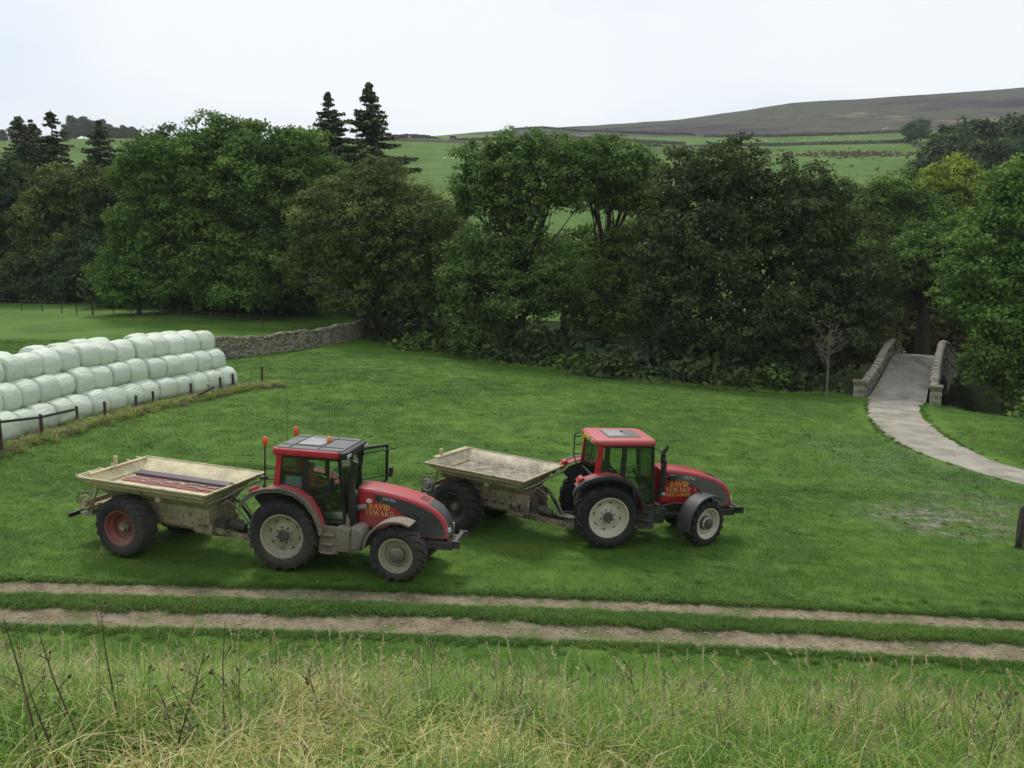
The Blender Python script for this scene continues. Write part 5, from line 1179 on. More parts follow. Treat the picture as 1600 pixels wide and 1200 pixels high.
    for k, (y0, y1, z0, mt) in enumerate(((-.55, -.1, 1.55, V_PALE), (-.35, .05, 1.62, V_HOSE), (-.15, .12, 1.5, V_HOSE), (.1, .2, 1.45, V_PALE))):
        b = MB(); b.tube([(hl - .12, y0, z0), (hl + .02, y0 * .8, z0 + .12), (hl + .18, (y0 + y1) / 2, z0 - .05), (hl + .32, y1, 1.15), (hl + .55, y1 * .8, .85), (dx - .05, y1 * .6, .84), (dx + .22, y1 * .4, .98)], .022, 6); b.build('hose', mt, T, smooth=60)
    b = MB(); b.tube([(hl - .10, -hw * .80, 1.72), (hl - .04, -hw * .3, 1.74), (hl + .04, 0, 1.84), (hl + .04, hw * .75, 1.84), (hl + .06, hw * .98, 1.90)], .028, 7); b.build('feed_pipe', V_PALE, T, smooth=60)
    b = MB(); b.tube([(hl + .1, 0, .80), (dx + .25, 0, .80)], .05, 8); n = 9
    sh = b.build('drive_shaft', V_IRON, T)
    if first:
        b = MB()
        for k in range(14): x = hl + .55 + k * .055; b.tube([(x, 0, .98 + .012 * k), (x + .028, 0, .98 + .012 * k)], [.075, .058], 8)
        b.build('coiled_cable', V_PTO, T)
    # rear: spinner unit
    b = MB()
    for s in (-1, 1): b.bar((-hl + .2, s * .85, 1.72), (-hl - .02, s * .85, .86), .05, .08); b.bar((-hl + .3, s * .5, 1.1), (-hl - .55, s * .62, .92), .05, .12)
    b.bar((-hl - .05, -1.0, 1.20), (-hl - .05, 1.0, 1.20), .05, .14); b.box((-hl - .22, 0, 1.0), (.5, 1.3, .12)); b.build('spreader_frame', CR, T, bevel=.01)
    for s in (-1, 1):
        b = MB(); c = Vector((-hl - .30, s * .42, .80))
        vs_ = [c + Vector((.36 * math.cos(a * math.pi / 10), .36 * math.sin(a * math.pi / 10), z)) for z in (-.012, .012) for a in range(20)]; b.add(vs_, [tuple(range(19, -1, -1)), tuple(range(20, 40))] + [(i, (i + 1) % 20, 20 + (i + 1) % 20, 20 + i) for i in range(20)])
        for k in range(4): a = k * math.pi / 2 + .4; b.bar(c + Vector((.05 * math.cos(a), .05 * math.sin(a), .05)), c + Vector((.35 * math.cos(a), .35 * math.sin(a), .05)), .02, .08)
        b.build('spinner', V_ZINC, T)
        b = MB(); C = Vector((-hl - .10, s * .98, 1.22)); ring = [C + Vector((.18 * math.cos(k * math.pi / 8), -s * .02, .18 * math.sin(k * math.pi / 8))) for k in range(17)]; b.tube(ring, .03, 6, caps=False); b.tube([C, C + Vector((0, -s * .12, 0))], .10, 12); b.build('drive_wheel', V_ZINC if not first else CR, T, smooth=50)
    b = MB(); b.bar((-hl - .58, -1.05, .80), (-hl - .58, 1.05, .80), .06, .12); lb = b.build('light_bar', V_BLK, T, bevel=.01)
    for s in (-1, 1): b = MB(); b.box((-hl - .62, s * .92, .80), (.03, .2, .09)); b.build('rear_lamp', V_LENS, lb)
    b = MB(); b.box((-hl - .08, .15 if first else -.30, 2.12), (.10, .09, .26)); b.box((-hl - .12, .15 if first else -.30, 2.0), (.16, .16, .05)); b.build('rear_post', CR, T, bevel=.015)
    if first:
        b = MB()
        for y in (-1.15, -.75, -.35, .1, .7, 1.1): b.bar((-hl + .02, y, 1.98), (-hl - .22, y + .04, 1.99), .05, .04)
        b.bar((-hl - .16, -1.2, 1.98), (-hl - .16, -.4, 1.98), .06, .04); b.build('rear_rail', CR, T)
    b = MB()
    for k in range(3): y = -.9 + k * .12; b.tube([(-hl + .05, y, 1.5), (-hl - .25, y - .08, 1.5 - .05 * k), (-hl - .34, y - .1, 1.2), (-hl - .12, y, 1.0)], .018, 5)
    b.build('hose', V_PALE, T)
    return T
make_spreader(slope_matrix(-9.22, 23.04, -18.0), 3.98, 2.64, 'cream spreader trailer with red hopper floor behind the nearer tractor', True)
make_spreader(slope_matrix(-.59, 25.98, -30.7), 3.46, 2.56, 'cream spreader trailer with mud stained hopper behind the farther tractor', False)

# ---- the driver in the near tractor
def skin_fig(name, J, E, mat, parent, sub=1):
    me = bpy.data.meshes.new(name); me.from_pydata([p for p, r in J], E, []); o = link(name, me, parent); me.materials.append(mat)
    md = o.modifiers.new('skin', 'SKIN'); md.use_smooth_shade = True
    for i, (p, r) in enumerate(J): me.skin_vertices[0].data[i].radius = (r if isinstance(r, tuple) else (r, r)); me.skin_vertices[0].data[i].use_root = i == 0
    s = o.modifiers.new('sub', 'SUBSURF'); s.levels = sub; s.render_levels = sub; return o
P_SKIN = plain('skin', (0.36, 0.20, 0.14), 0.6); P_SHIRT = plain('rust orange shirt', (0.40, 0.115, 0.05), 0.9); P_TROU = plain('dark trousers', (0.03, 0.034, 0.045), 0.9); P_HAIR = plain('dark hair', (0.03, 0.02, 0.014), 0.8)
D = empty('person', TR1.matrix_world @ Matrix.Translation(Vector((.26, 0, 1.79)))); tag(D, 'person in a rust orange shirt sitting in the near tractor cab holding the wheel', 'person')
J = [((0, 0, .08), (.13, .16)), ((-.02, 0, .28), (.11, .15)), ((-.03, 0, .45), (.12, .18)), ((0, 0, .58), .06), ((.03, 0, .68), (.085, .075)), ((.05, 0, .78), (.095, .08)), ((.04, 0, .85), (.07, .06))]
E = [(i, i + 1) for i in range(6)]
for s in (-1, 1):
    k = len(J); J += [((-.02, s * .2, .49), .06), ((.14, s * .27, .26), .05), ((.40, s * .23, .30), .038), ((.56, s * .20, .37), .035), ((.62, s * .19, .40), .03)]; E += [(2, k), (k, k + 1), (k + 1, k + 2), (k + 2, k + 3), (k + 3, k + 4)]
    for f in range(4): q = len(J); J += [((.66, s * (.215 - .018 * f), .42 - .004 * f), .010), ((.69, s * (.215 - .018 * f), .40 - .004 * f), .009)]; E += [(k + 4, q), (q, q + 1)]
    q = len(J); J += [((.62, s * .16, .42), .011)]; E += [(k + 3, q)]
    q = len(J); J += [((.12, s * .11, .08), .085), ((.46, s * .13, .10), .065), ((.56, s * .13, -.25), .045), ((.66, s * .13, -.32), .04)]; E += [(0, q), (q, q + 1), (q + 1, q + 2), (q + 2, q + 3)]
skin_fig('body', J, E, P_SKIN, D)
Js = [((0, 0, .10), (.145, .175)), ((-.02, 0, .28), (.125, .165)), ((-.03, 0, .45), (.135, .195)), ((0, 0, .535), (.08, .08))]; Es = [(0, 1), (1, 2), (2, 3)]
for s in (-1, 1): k = len(Js); Js += [((-.02, s * .205, .49), .075), ((.14, s * .275, .26), .064), ((.36, s * .235, .295), .05)]; Es += [(2, k), (k, k + 1), (k + 1, k + 2)]
skin_fig('shirt', Js, Es, P_SHIRT, D)
Jt = [((0, 0, .06), (.15, .18))]; Et = []
for s in (-1, 1): k = len(Jt); Jt += [((.12, s * .11, .08), .10), ((.46, s * .13, .105), .08), ((.56, s * .13, -.22), .058)]; Et += [(0, k), (k, k + 1), (k + 1, k + 2)]
skin_fig('trousers', Jt, Et, P_TROU, D)
skin_fig('hair', [((.0, 0, .83), (.085, .085)), ((-.035, 0, .77), (.085, .085)), ((-.04, 0, .70), (.05, .06))], [(0, 1), (1, 2)], P_HAIR, D)
for s in (-1, 1): b = MB(); b.box((.045, s * .083, .745), (.03, .02, .055)); b.build('ear', P_SKIN, D, bevel=.008)
b = MB(); b.prism([(.135, .73), (.165, .735), (.14, .785)], -.013, .013); b.build('nose', P_SKIN, D)
# ================================================================== BALES, FENCE, POSTS, SHEEP
m = NT('pale green bale wrap'); P = m.obj(); n1 = m.noise(m.scale(P, (1, 1, 1)), 1.6, 4, 0.6); n2 = m.noise(m.scale(P, (7, 1.2, 1.2)), 2.2, 4, 0.7)
oi = m.n('ShaderNodeObjectInfo').outputs['Random']
c = m.mix(m.mapr(oi, 0, 1), (0.62, 0.69, 0.53), (0.73, 0.78, 0.64)); c = m.mix(m.mapr(n1, 0.35, 0.7, 0, .35), c, (0.54, 0.62, 0.45))
m.principled(c, m.mapr(n2, .3, .7, .28, .5), 0, 0.5, m.bump(m.math('ADD', n2, m.math('MULTIPLY', n1, .6)), 0.9, 0.06)); M_BALE = m.mat
def bale_mesh(seed):
    rs = np.random.RandomState(seed); n = 36; prof = [(0.001, -.60), (.30, -.605), (.47, -.595), (.56, -.565), (.61, -.50), (.632, -.38), (.648, -.2), (.652, 0), (.648, .2), (.632, .38), (.61, .50), (.56, .565), (.47, .595), (.30, .605), (.001, .60)]
    b = MB(); b.lathe(prof, n)
    V = np.array(b.v); a = np.arctan2(V[:, 2], V[:, 0]); r = np.hypot(V[:, 0], V[:, 2])
    k = 1 + .03 * np.sin(3 * a + rs.uniform(0, 6)) + .018 * np.sin(5 * a + 2 * V[:, 1] + rs.uniform(0, 6)) + .012 * np.sin(9 * a + 5 * V[:, 1] + rs.uniform(0, 6)) + .012 * rs.normal(size=len(V))
    k[r < .1] = 1; V[:, 0] *= k; V[:, 2] *= k; V[:, 2] = np.where(V[:, 2] < -.5, -.5 + (V[:, 2] + .5) * .55, V[:, 2]); V[:, 1] += .018 * np.sin(4 * a + rs.uniform(0, 6)) * (r > .2) * np.sign(V[:, 1])
    b.v = [tuple(v) for v in V]; o = b.build('silage_bale', M_BALE, smooth=70); me = o.data; bpy.data.objects.remove(o); return me
BM = [bale_mesh(s) for s in (1, 2, 3, 4)]
# the front row's base line, from the far end by the wall to beyond the left of the picture
base = [(-16.0, 48.9), (-17.0, 46.3), (-18.35, 43.0), (-19.35, 39.6), (-19.95, 36.0), (-20.35, 32.6), (-20.6, 29.0)]
BP = polyline([Vector((x + .42, y, 0)) for x, y in base], 80); BD = np.r_[0, np.cumsum(np.linalg.norm(np.diff(BP, axis=0), axis=1))]
brs = random.Random(3)
lay_name = {0: 'bottom layer', 1: 'middle layer', 2: 'top layer'}; row_name = ['front row', 'second row', 'third row', 'back row']
for layer, nrow, z0 in ((0, 4, .50), (1, 3, 1.50), (2, 2, 2.47)):
    for r_ in range(nrow):
        off = 1.24 * (r_ + layer * .5) + .55
        for i in range(16):
            if layer == 2 and r_ == 1 and i in (4, 9): continue
            s = .40 + i * 1.17 + layer * .10 + brs.uniform(-.05, .05); x = np.interp(s, BD, BP[:, 0]); y = np.interp(s, BD, BP[:, 1]); x2 = np.interp(s + .3, BD, BP[:, 0]); y2 = np.interp(s + .3, BD, BP[:, 1])
            d = Vector((x2 - x, y2 - y, 0)).normalized(); nl = Vector((d.y, -d.x, 0)); nl = nl if nl.x < 0 else -nl
            p = Vector((x, y, 0)) + nl * (off + brs.uniform(-.05, .05)); o = link('silage_bale', BM[brs.randrange(4)])
            o.location = (p.x, p.y, float(hz(p.x, p.y)) + z0 + brs.uniform(-.03, .04)); o.rotation_euler = (brs.uniform(-.05, .05), brs.choice((0, 0, 0, .1, -.1)), math.atan2(d.y, d.x) - math.pi / 2 + brs.uniform(-.09, .09) + (math.pi if brs.random() < .5 else 0)); sc = brs.uniform(.93, 1.02); o.scale = (sc, brs.uniform(.96, 1.01), sc)
            seen = r_ == 0 or layer == 2
            tag(o, f'pale green wrapped bale, {lay_name[layer]}, {row_name[r_]}, {ordinal(i + 1)} from the wall end' if seen else 'pale green wrapped round bale inside the stack behind its front rows', 'bale', 'wrapped silage bales in the stack' if seen else 'bales inside the stack')

W_OLD = NT('weathered grey wood'); P = W_OLD.obj(); q = W_OLD.noise(W_OLD.scale(P, (6, 6, .8)), 4, 4, .7); W_OLD.principled(W_OLD.ramp(q, [(.35, (.035, .03, .025)), (.65, (.12, .10, .08))]), .9, 0, .1, W_OLD.bump(q, .6, .02)); W_OLD = W_OLD.mat
W_NEW = NT('pale sawn wood'); P = W_NEW.obj(); q = W_NEW.noise(W_NEW.scale(P, (6, 6, .8)), 4, 4, .7); W_NEW.principled(W_NEW.ramp(q, [(.35, (.12, .10, .08)), (.65, (.25, .21, .16))]), .9, 0, .1); W_NEW = W_NEW.mat
M_WIRE = plain('fence wire', (.20, .19, .18), .5, .5, .6)
posts = [((3, 712), (4, 655), 0), ((66, 684), (66, 648), 0), ((121, 660), (123, 641), 0), ((165, 655), (166, 628), 0), ((212, 641), (214, 620), .06), ((240, 634), (241, 612), 0), ((299, 620), (297, 600), 0), ((345, 614), (344, 590), 0), ((366, 608), (364, 584), -.05), ((410, 600), (409, 573), 0)]
fr = empty('wooden_fence', hit(66, 684)); tag(fr, 'old wooden post fence with one rail running along the foot of the bale stack', 'fence'); tops = []
for (a, t, ln) in posts:
    g = hit(*a); H = max(.7, at(*t, g.y).z - g.z); b = MB(); l0 = g - fr.location
    b.tube([l0 + Vector((0, 0, -.2)), l0 + Vector((ln * .5, 0, H * .5)), l0 + Vector((ln, 0, H)), l0 + Vector((ln + .01, 0, H + .015))], [.075, .07, .068, .05], 7); b.build('post', W_OLD, fr, smooth=40); tops.append(l0 + Vector((ln, -.09, H - .10)))
for i in (0, 1): b = MB(); b.bar(tops[i], tops[i + 1], .05, .10); b.build('rail', W_OLD, fr)
g0 = tops[0] + (tops[0] - tops[1]) * 1.1; b = MB(); b.bar(g0, tops[0], .05, .1); b.build('rail', W_OLD, fr)
g = hit(318, 624); r = empty('broken_post', g); tag(r, 'broken fence post lying slanted in the rough grass by the bales', 'post'); b = MB(); b.bar((-.55, 0, .05), (.55, .1, .62), .11, .11); b.build('timber', W_OLD, r, bevel=.02)
b = MB(); b.bar((.5, .05, .35), (.28, -.1, .78), .05, .07); b.build('splintered_rail', W_NEW, r)
# fence along the foot of the left wood
pts = [(-6, 484), (34, 486), (66, 487), (97, 489), (120, 492), (145, 492), (178, 494), (205, 497), (240, 500), (282, 502), (330, 507), (372, 511), (410, 515)]
G = [hit(*p) for p in pts]; fr = empty('wire_fence', G[4]); tag(fr, 'thin wire fence with small posts along the edge of the left wood', 'fence')
for i, g in enumerate(G): l0 = g - fr.location; b = MB(); b.tube([l0 + Vector((0, 0, -.2)), l0 + Vector((0.02, 0, 1.15))], .045 if i not in (5,) else .08, 6); b.build('post', W_OLD, fr)
for h_ in (.4, .75, 1.05): b = MB(); b.tube([g - fr.location + Vector((0, -.07, h_)) for g in G], .008, 4); b.build('wire', M_WIRE, fr)
# gate post at the right edge with its strut
g = ground(15.72, 26.1); r = empty('gate_post', g); tag(r, 'dark wooden gate post at the right edge with a leaning strut', 'post')
b = MB(); b.tube([(0, 0, -.3), (.0, 0, .7), (.04, 0, 1.26), (.05, 0, 1.30)], [.12, .115, .105, .06], 10); b.build('post', W_OLD, r, smooth=40)
b = MB(); b.bar((-.17, -.1, -.05), (-.02, -.13, 1.36), .06, .07); b.build('strut', W_OLD, r, bevel=.01)
b = MB(); b.tube([(2.6, .3, -.4), (2.6, .3, .6), (2.62, .3, 1.12)], [.10, .095, .09], 9); b.build('post', W_OLD, r, smooth=40)
b = MB(); b.bar((.05, 0, 1.05), (2.6, .3, .95), .05, .12); b.bar((.05, 0, .55), (2.6, .3, .45), .05, .12); b.build('rail', W_OLD, r)

# sheep and a cow far up the hill
m = NT('fleece'); m.principled(m.mix(m.mapr(m.noise(m.obj(), 6, 3), .3, .7), (.62, .59, .52), (.74, .72, .66)), 1, 0, .05); M_FLE = m.mat; M_DK = plain('dark muzzle and legs', (.05, .045, .04), .9); M_COW = plain('black cow hide', (.016, .016, .018), .8)
def beast(scale, fl, leg, seed):
    rs = random.Random(seed); J = [((-.02, 0, .62), (.20, .22)), ((.30, 0, .64), (.20, .20)), ((.52, 0, .66), (.14, .14)), ((.68, 0, .60), (.09, .09)), ((.82, 0, .44), (.08, .07)), ((.93, 0, .36), (.05, .045)), ((-.35, 0, .63), (.20, .21)), ((-.50, 0, .60), (.12, .12))]
    E_ = [(0, 1), (1, 2), (2, 3), (3, 4), (4, 5), (0, 6), (6, 7)]
    for x, s, i in ((.36, 1, 1), (.36, -1, 1), (-.38, 1, 6), (-.38, -1, 6)):
        k = len(J); J += [((x, s * .13, .42), .07), ((x + (.03 if x > 0 else -.06), s * .13, .22), .042), ((x + .02, s * .13, .01), .038)]; E_ += [(i, k), (k, k + 1), (k + 1, k + 2)]
    k = len(J); J += [((-.58, 0, .45), .035)]; E_ += [(7, k)]
    for s in (-1, 1): k = len(J); J += [((.76, s * .12, .58), .03)]; E_ += [(3, k)]
    return [((p[0] * scale, p[1] * scale, p[2] * scale), tuple(q * scale for q in (r if isinstance(r, tuple) else (r, r)))) for p, r in J], E_
flock = [(1197, 222), (1203, 226), (1209, 221), (1214, 227), (1222, 223), (1250, 224), (1256, 222), (1262, 226), (1154, 221), (1160, 224), (1170, 220), (1306, 213), (1380, 203), (1385, 202), (695, 251), (707, 251), (640, 216), (733, 217), (1108, 222), (1122, 220), (1330, 216), (1292, 218)]
Js_, Es_ = beast(1.15, None, None, 1); me0 = None
for k, (px, py) in enumerate(flock):
    g = hit(px, py)
    if g is None: continue
    if me0 is None:
        o = skin_fig('sheep', Js_, Es_, M_FLE, None, 1); me0 = o
    else:
        o = me0.copy(); COL.objects.link(o)
    o.location = g; o.rotation_euler = (0, 0, k * 2.1); lb = 'small white sheep grazing on the far hillside pasture'
    tag(o, lb, 'sheep', 'sheep grazing on the far hillside')
Jc, Ec = beast(1.9, None, None, 2); o = skin_fig('cow', Jc, Ec, M_COW, None, 1); o.location = hit(707, 219); o.rotation_euler = (0, 0, .2); tag(o, 'black cow standing on the brow right of the tall spruces', 'cow')
# ================================================================== GRASS
def grass_mat(name, stops, turf=False):
    m = NT(name); at_ = m.n('ShaderNodeAttribute', attribute_name='tint').outputs['Fac']; P = m.geo()
    if turf:
        c = worn(m, P, meadow_colour(m, P)); r = m.mapr(at_, 0, 1, .62, 1.42)
        v = m.n('ShaderNodeVectorMath', operation='SCALE'); m.l(c, v.inputs[0]); m.l(r, v.inputs['Scale']); c = v.outputs[0]
        c = m.mix(m.mapr(at_, .93, .97, 0, .6), c, (0.21, 0.20, 0.075))
    else:
        oi = m.n('ShaderNodeObjectInfo').outputs['Random']
        c = m.ramp(m.math('ADD', at_, m.math('MULTIPLY', m.math('SUBTRACT', m.noise(P, .8, 3, .6), .5), .55)), stops)
    d = m.n('ShaderNodeBsdfDiffuse'); t = m.n('ShaderNodeBsdfTranslucent'); x = m.n('ShaderNodeMixShader'); x.inputs[0].default_value = .3
    m.l(c, d.inputs[0]); m.l(c, t.inputs[0]); m.l(d.outputs[0], x.inputs[1]); m.l(t.outputs[0], x.inputs[2])
    g = m.n('ShaderNodeBsdfGlossy'); g.inputs['Roughness'].default_value = .45; g.inputs['Color'].default_value = (.6, .6, .6, 1); x2 = m.n('ShaderNodeMixShader'); x2.inputs[0].default_value = .04
    m.l(x.outputs[0], x2.inputs[1]); m.l(g.outputs[0], x2.inputs[2]); m.l(x2.outputs[0], m.out.inputs[0]); return m.mat
G_TURF = grass_mat('short meadow grass', None, True)
G_LONG = grass_mat('long bank grass', [(0.0, (0.085, 0.180, 0.020)), (0.28, (0.185, 0.335, 0.040)), (0.48, (0.34, 0.42, 0.080)), (0.66, (0.64, 0.55, 0.20)), (1.0, (0.82, 0.68, 0.38))])
G_STEM = grass_mat('dead brown stems', [(0.0, (0.125, 0.088, 0.060)), (0.5, (0.185, 0.13, 0.09)), (1.0, (0.30, 0.215, 0.145))])
G_STRAW = grass_mat('straw stalks', [(0.0, (0.30, 0.25, 0.11)), (0.5, (0.50, 0.43, 0.21)), (1.0, (0.68, 0.60, 0.36))])

def blades(n, rad, l0, l1, w, rs, lean=.5, seg=3, curl=.5, square=False, tl=(0, 1)):
    """n curved blades as rows of quads: returns (quads, tint)"""
    if square: bx, by = rs.uniform(-rad, rad, n), rs.uniform(-rad, rad, n)
    else: r_ = rad * np.sqrt(rs.uniform(0, 1, n)); a_ = rs.uniform(0, 6.283, n); bx, by = r_ * np.cos(a_), r_ * np.sin(a_)
    a = rs.uniform(0, 6.283, n); L = rs.uniform(l0, l1, n); ln = rs.uniform(.1, 1, n) * lean; cu = rs.uniform(0, 1, n) * curl
    d = np.stack([np.cos(a), np.sin(a), 0 * a], 1); s_ = np.stack([-np.sin(a), np.cos(a), 0 * a], 1); W_ = w * rs.uniform(.6, 1.3, n); Q = []
    def pt(t):
        an = ln * t + cu * t * t * 1.3; return np.stack([bx, by, 0 * bx], 1) + d * (L * t * np.sin(an))[:, None] + np.array([0, 0, 1]) * (L * t * np.cos(an))[:, None]
    ts = np.linspace(0, 1, seg + 1)
    for i in range(seg):
        p, q = pt(ts[i]), pt(ts[i + 1]); w0 = W_ * (1 - ts[i] ** 1.8) * .5; w1 = W_ * (1 - ts[i + 1] ** 1.8) * .5
        Q.append(np.stack([p - s_ * w0[:, None], p + s_ * w0[:, None], q + s_ * np.maximum(w1, .0006)[:, None], q - s_ * np.maximum(w1, .0006)[:, None]], 1))
    tn = rs.uniform(tl[0], tl[1], n); return np.concatenate(Q), np.concatenate([tn] * seg)
def proto(name, parts, mat):
    me = quads_mesh(name, np.concatenate([p[0] for p in parts]), mat, np.concatenate([p[1] for p in parts])); return bpy.data.objects.new(name, me)
def scatter(name, pts, protos, label, cat, smin=.8, smax=1.25, seed=1, scale=None, tilt=.0):
    rs = np.random.RandomState(seed); c = bpy.data.collections.new(name + '_sources')
    for p in protos: c.objects.link(p)
    n = len(pts); me = bpy.data.meshes.new(name); me.vertices.add(n); me.vertices.foreach_set('co', np.asarray(pts, np.float32).reshape(-1))
    for nm, ty, val in (('rz', 'FLOAT', rs.uniform(0, 6.283, n)), ('sc', 'FLOAT', rs.uniform(smin, smax, n) if scale is None else scale), ('pk', 'INT', rs.randint(0, len(protos), n)), ('tx', 'FLOAT', rs.normal(0, tilt, n) if tilt else np.zeros(n))):
        a = me.attributes.new(nm, ty, 'POINT'); a.data.foreach_set('value', np.asarray(val, np.int32 if ty == 'INT' else np.float32))
    o = link(name, me); tag(o, label, cat, kind='stuff')
    g = bpy.data.node_groups.new(name, 'GeometryNodeTree'); g.interface.new_socket('Geometry', in_out='INPUT', socket_type='NodeSocketGeometry'); g.interface.new_socket('Geometry', in_out='OUTPUT', socket_type='NodeSocketGeometry')
    N, Lk = g.nodes, g.links; gi, go = N.new('NodeGroupInput'), N.new('NodeGroupOutput'); ip = N.new('GeometryNodeInstanceOnPoints'); ci = N.new('GeometryNodeCollectionInfo')
    ci.inputs['Collection'].default_value = c; ci.inputs['Separate Children'].default_value = True; ci.inputs['Reset Children'].default_value = True
    def na(nm, ty): q = N.new('GeometryNodeInputNamedAttribute'); q.data_type = ty; q.inputs[0].default_value = nm; return q.outputs['Attribute']
    cx = N.new('ShaderNodeCombineXYZ'); Lk.new(na('tx', 'FLOAT'), cx.inputs[0]); Lk.new(na('rz', 'FLOAT'), cx.inputs[2]); ip.inputs['Pick Instance'].default_value = True
    Lk.new(gi.outputs[0], ip.inputs['Points']); Lk.new(ci.outputs[0], ip.inputs['Instance']); Lk.new(na('pk', 'INT'), ip.inputs['Instance Index']); Lk.new(cx.outputs[0], ip.inputs['Rotation']); Lk.new(na('sc', 'FLOAT'), ip.inputs['Scale']); Lk.new(ip.outputs[0], go.inputs[0])
    md = o.modifiers.new('scatter', 'NODES'); md.node_group = g; return o
rs = np.random.RandomState(77)
def in_view(x, y, m=1.5): return np.abs(x) < .60 * y + m
def lane_dist(x, y):
    M = (LL + RR) / 2; d = np.full(len(x), 99.0)
    for q in M: d = np.minimum(d, np.hypot(x - q[0], y - q[1]))
    return d
def rut_clear(x, y, w=.40):
    yf = y_far_rut(x); j = .09 * vnoise(x, y, 1.2, 31) + .08 * vnoise(x, y, 4.5, 32); return (np.abs(y - yf) > w + j) & (np.abs(y - yf + RUT_GAP) > w + .02 + j)
# short turf in square patches, denser near
def jgrid(y0, y1, st, hx):
    X, Y = np.meshgrid(np.arange(-hx, hx, st), np.arange(y0, y1, st)); X = X.ravel() + rs.uniform(-.4, .4, X.size) * st; Y = Y.ravel() + rs.uniform(-.4, .4, Y.size) * st; return X, Y
turf_a = [proto('turf', [blades(210, .24, .035, .085, .010, np.random.RandomState(400 + k), .9, 1, .6, True)], G_TURF) for k in range(5)]
turf_b = [proto('turf', [blades(210, .50, .05, .11, .022, np.random.RandomState(420 + k), .9, 1, .6, True)], G_TURF) for k in range(5)]
X, Y = jgrid(14.6, 32, .36, 27); k = in_view(X, Y, 5.5) & rut_clear(X, Y, .60) & (lane_dist(X, Y) > 1.7); X, Y = X[k], Y[k]
A = 0.5 + .5 * vnoise(X, Y, .35, 61); scatter('meadow_grass', np.stack([X, Y, hz(X, Y) - .008], 1), turf_a, 'short green grass covering the near meadow', 'grass', seed=5, scale=.75 + .5 * A)
X, Y = jgrid(31.5, 66, .72, 44); k = in_view(X, Y, 6) & (Y < y_edge(X) + 1) & (lane_dist(X, Y) > 2.3); X, Y = X[k], Y[k]
scatter('meadow_grass', np.stack([X, Y, hz(X, Y) - .008], 1), turf_b, 'short green grass covering the far meadow', 'grass', seed=6, scale=.75 + .5 * (0.5 + .5 * vnoise(X, Y, .2, 62)))
# longer tufts on the hump between the ruts and along their edges
hump = [proto('track_tuft', [blades(46, .09, .07, .17, .010, np.random.RandomState(440 + k), .9, 2, .8)], G_TURF) for k in range(4)]
X = rs.uniform(-17, 18, 10500); yf = y_far_rut(X); w = rs.rand(10500)
Y = np.where(w < .62, yf - RUT_GAP / 2 + rs.uniform(-.40, .40, 10500), np.where(w < .82, yf + .46 + rs.exponential(.12, 10500), yf - RUT_GAP - .50 - rs.exponential(.12, 10500)))
k = rut_clear(X, Y, .42); X, Y = X[k], Y[k]; scatter('track_grass', np.stack([X, Y, hz(X, Y) - .01], 1), hump, 'longer grass along the hump and edges of the farm track', 'grass', .6, 1.2, 8)
vx = np.concatenate([LL, RR, LL[:40], RR[:40]]); vx = vx[rs.randint(0, len(vx), 1000)] + rs.normal(0, .16, (1000, 2)); M_ = (LL + RR) / 2
k = np.array([min(np.hypot(*(M_ - q).T)) for q in vx]) > 1.5; vx = vx[k]; scatter('lane_verge', np.column_stack([vx, hz(vx[:, 0], vx[:, 1]) - .01]), hump, 'grass creeping over both edges of the lane', 'grass', .7, 1.5, 18)
# rough dead grass at the foot of the bales and the fence
rough = [proto('rough_tuft', [blades(20, .16, .2, .5, .020, np.random.RandomState(450 + k), .8, 2, .7, tl=(.35, .75)), blades(40, .16, .15, .4, .02, np.random.RandomState(455 + k), .8, 2, .7, tl=(0, .4))], G_LONG) for k in range(4)]
russ = [proto('rough_tuft', [blades(40, .18, .15, .5, .018, np.random.RandomState(460 + k), 1.1, 2, .7, tl=(.3, 1))], G_STEM) for k in range(2)]
s = rs.uniform(0, 23, 1500); X = np.interp(s, BD, BP[:, 0]) + rs.normal(.85, .33, 1500); Y = np.interp(s, BD, BP[:, 1]) + rs.normal(.1, .3, 1500)
ex_ = rs.uniform(0, 1, 160); X = np.r_[X, -15.2 + 1.6 * ex_ + rs.normal(0, .3, 160)]; Y = np.r_[Y, 48.5 + 1.6 * ex_ + rs.normal(0, .4, 160)]
scatter('rough_grass', np.stack([X, Y, hz(X, Y) - .02], 1), rough + russ, 'rough straw and russet grass along the fence at the bales', 'grass', .5, 1.15, 9)
# wall foot and meadow edge
X = rs.uniform(-12, 23, 900); Y = y_edge(X) + rs.normal(.3, .35, 900); k = np.abs(X - 24) > 2.5; scatter('edge_grass', np.stack([X, Y, hz(X, Y) - .02], 1)[k], [proto('edge_tuft', [blades(40, .2, .12, .38, .022, np.random.RandomState(470 + j), .8, 2, .7, tl=(0, .5))], G_LONG) for j in range(3)], 'longer grass along the far edge of the meadow', 'grass', .5, 1.1, 10)

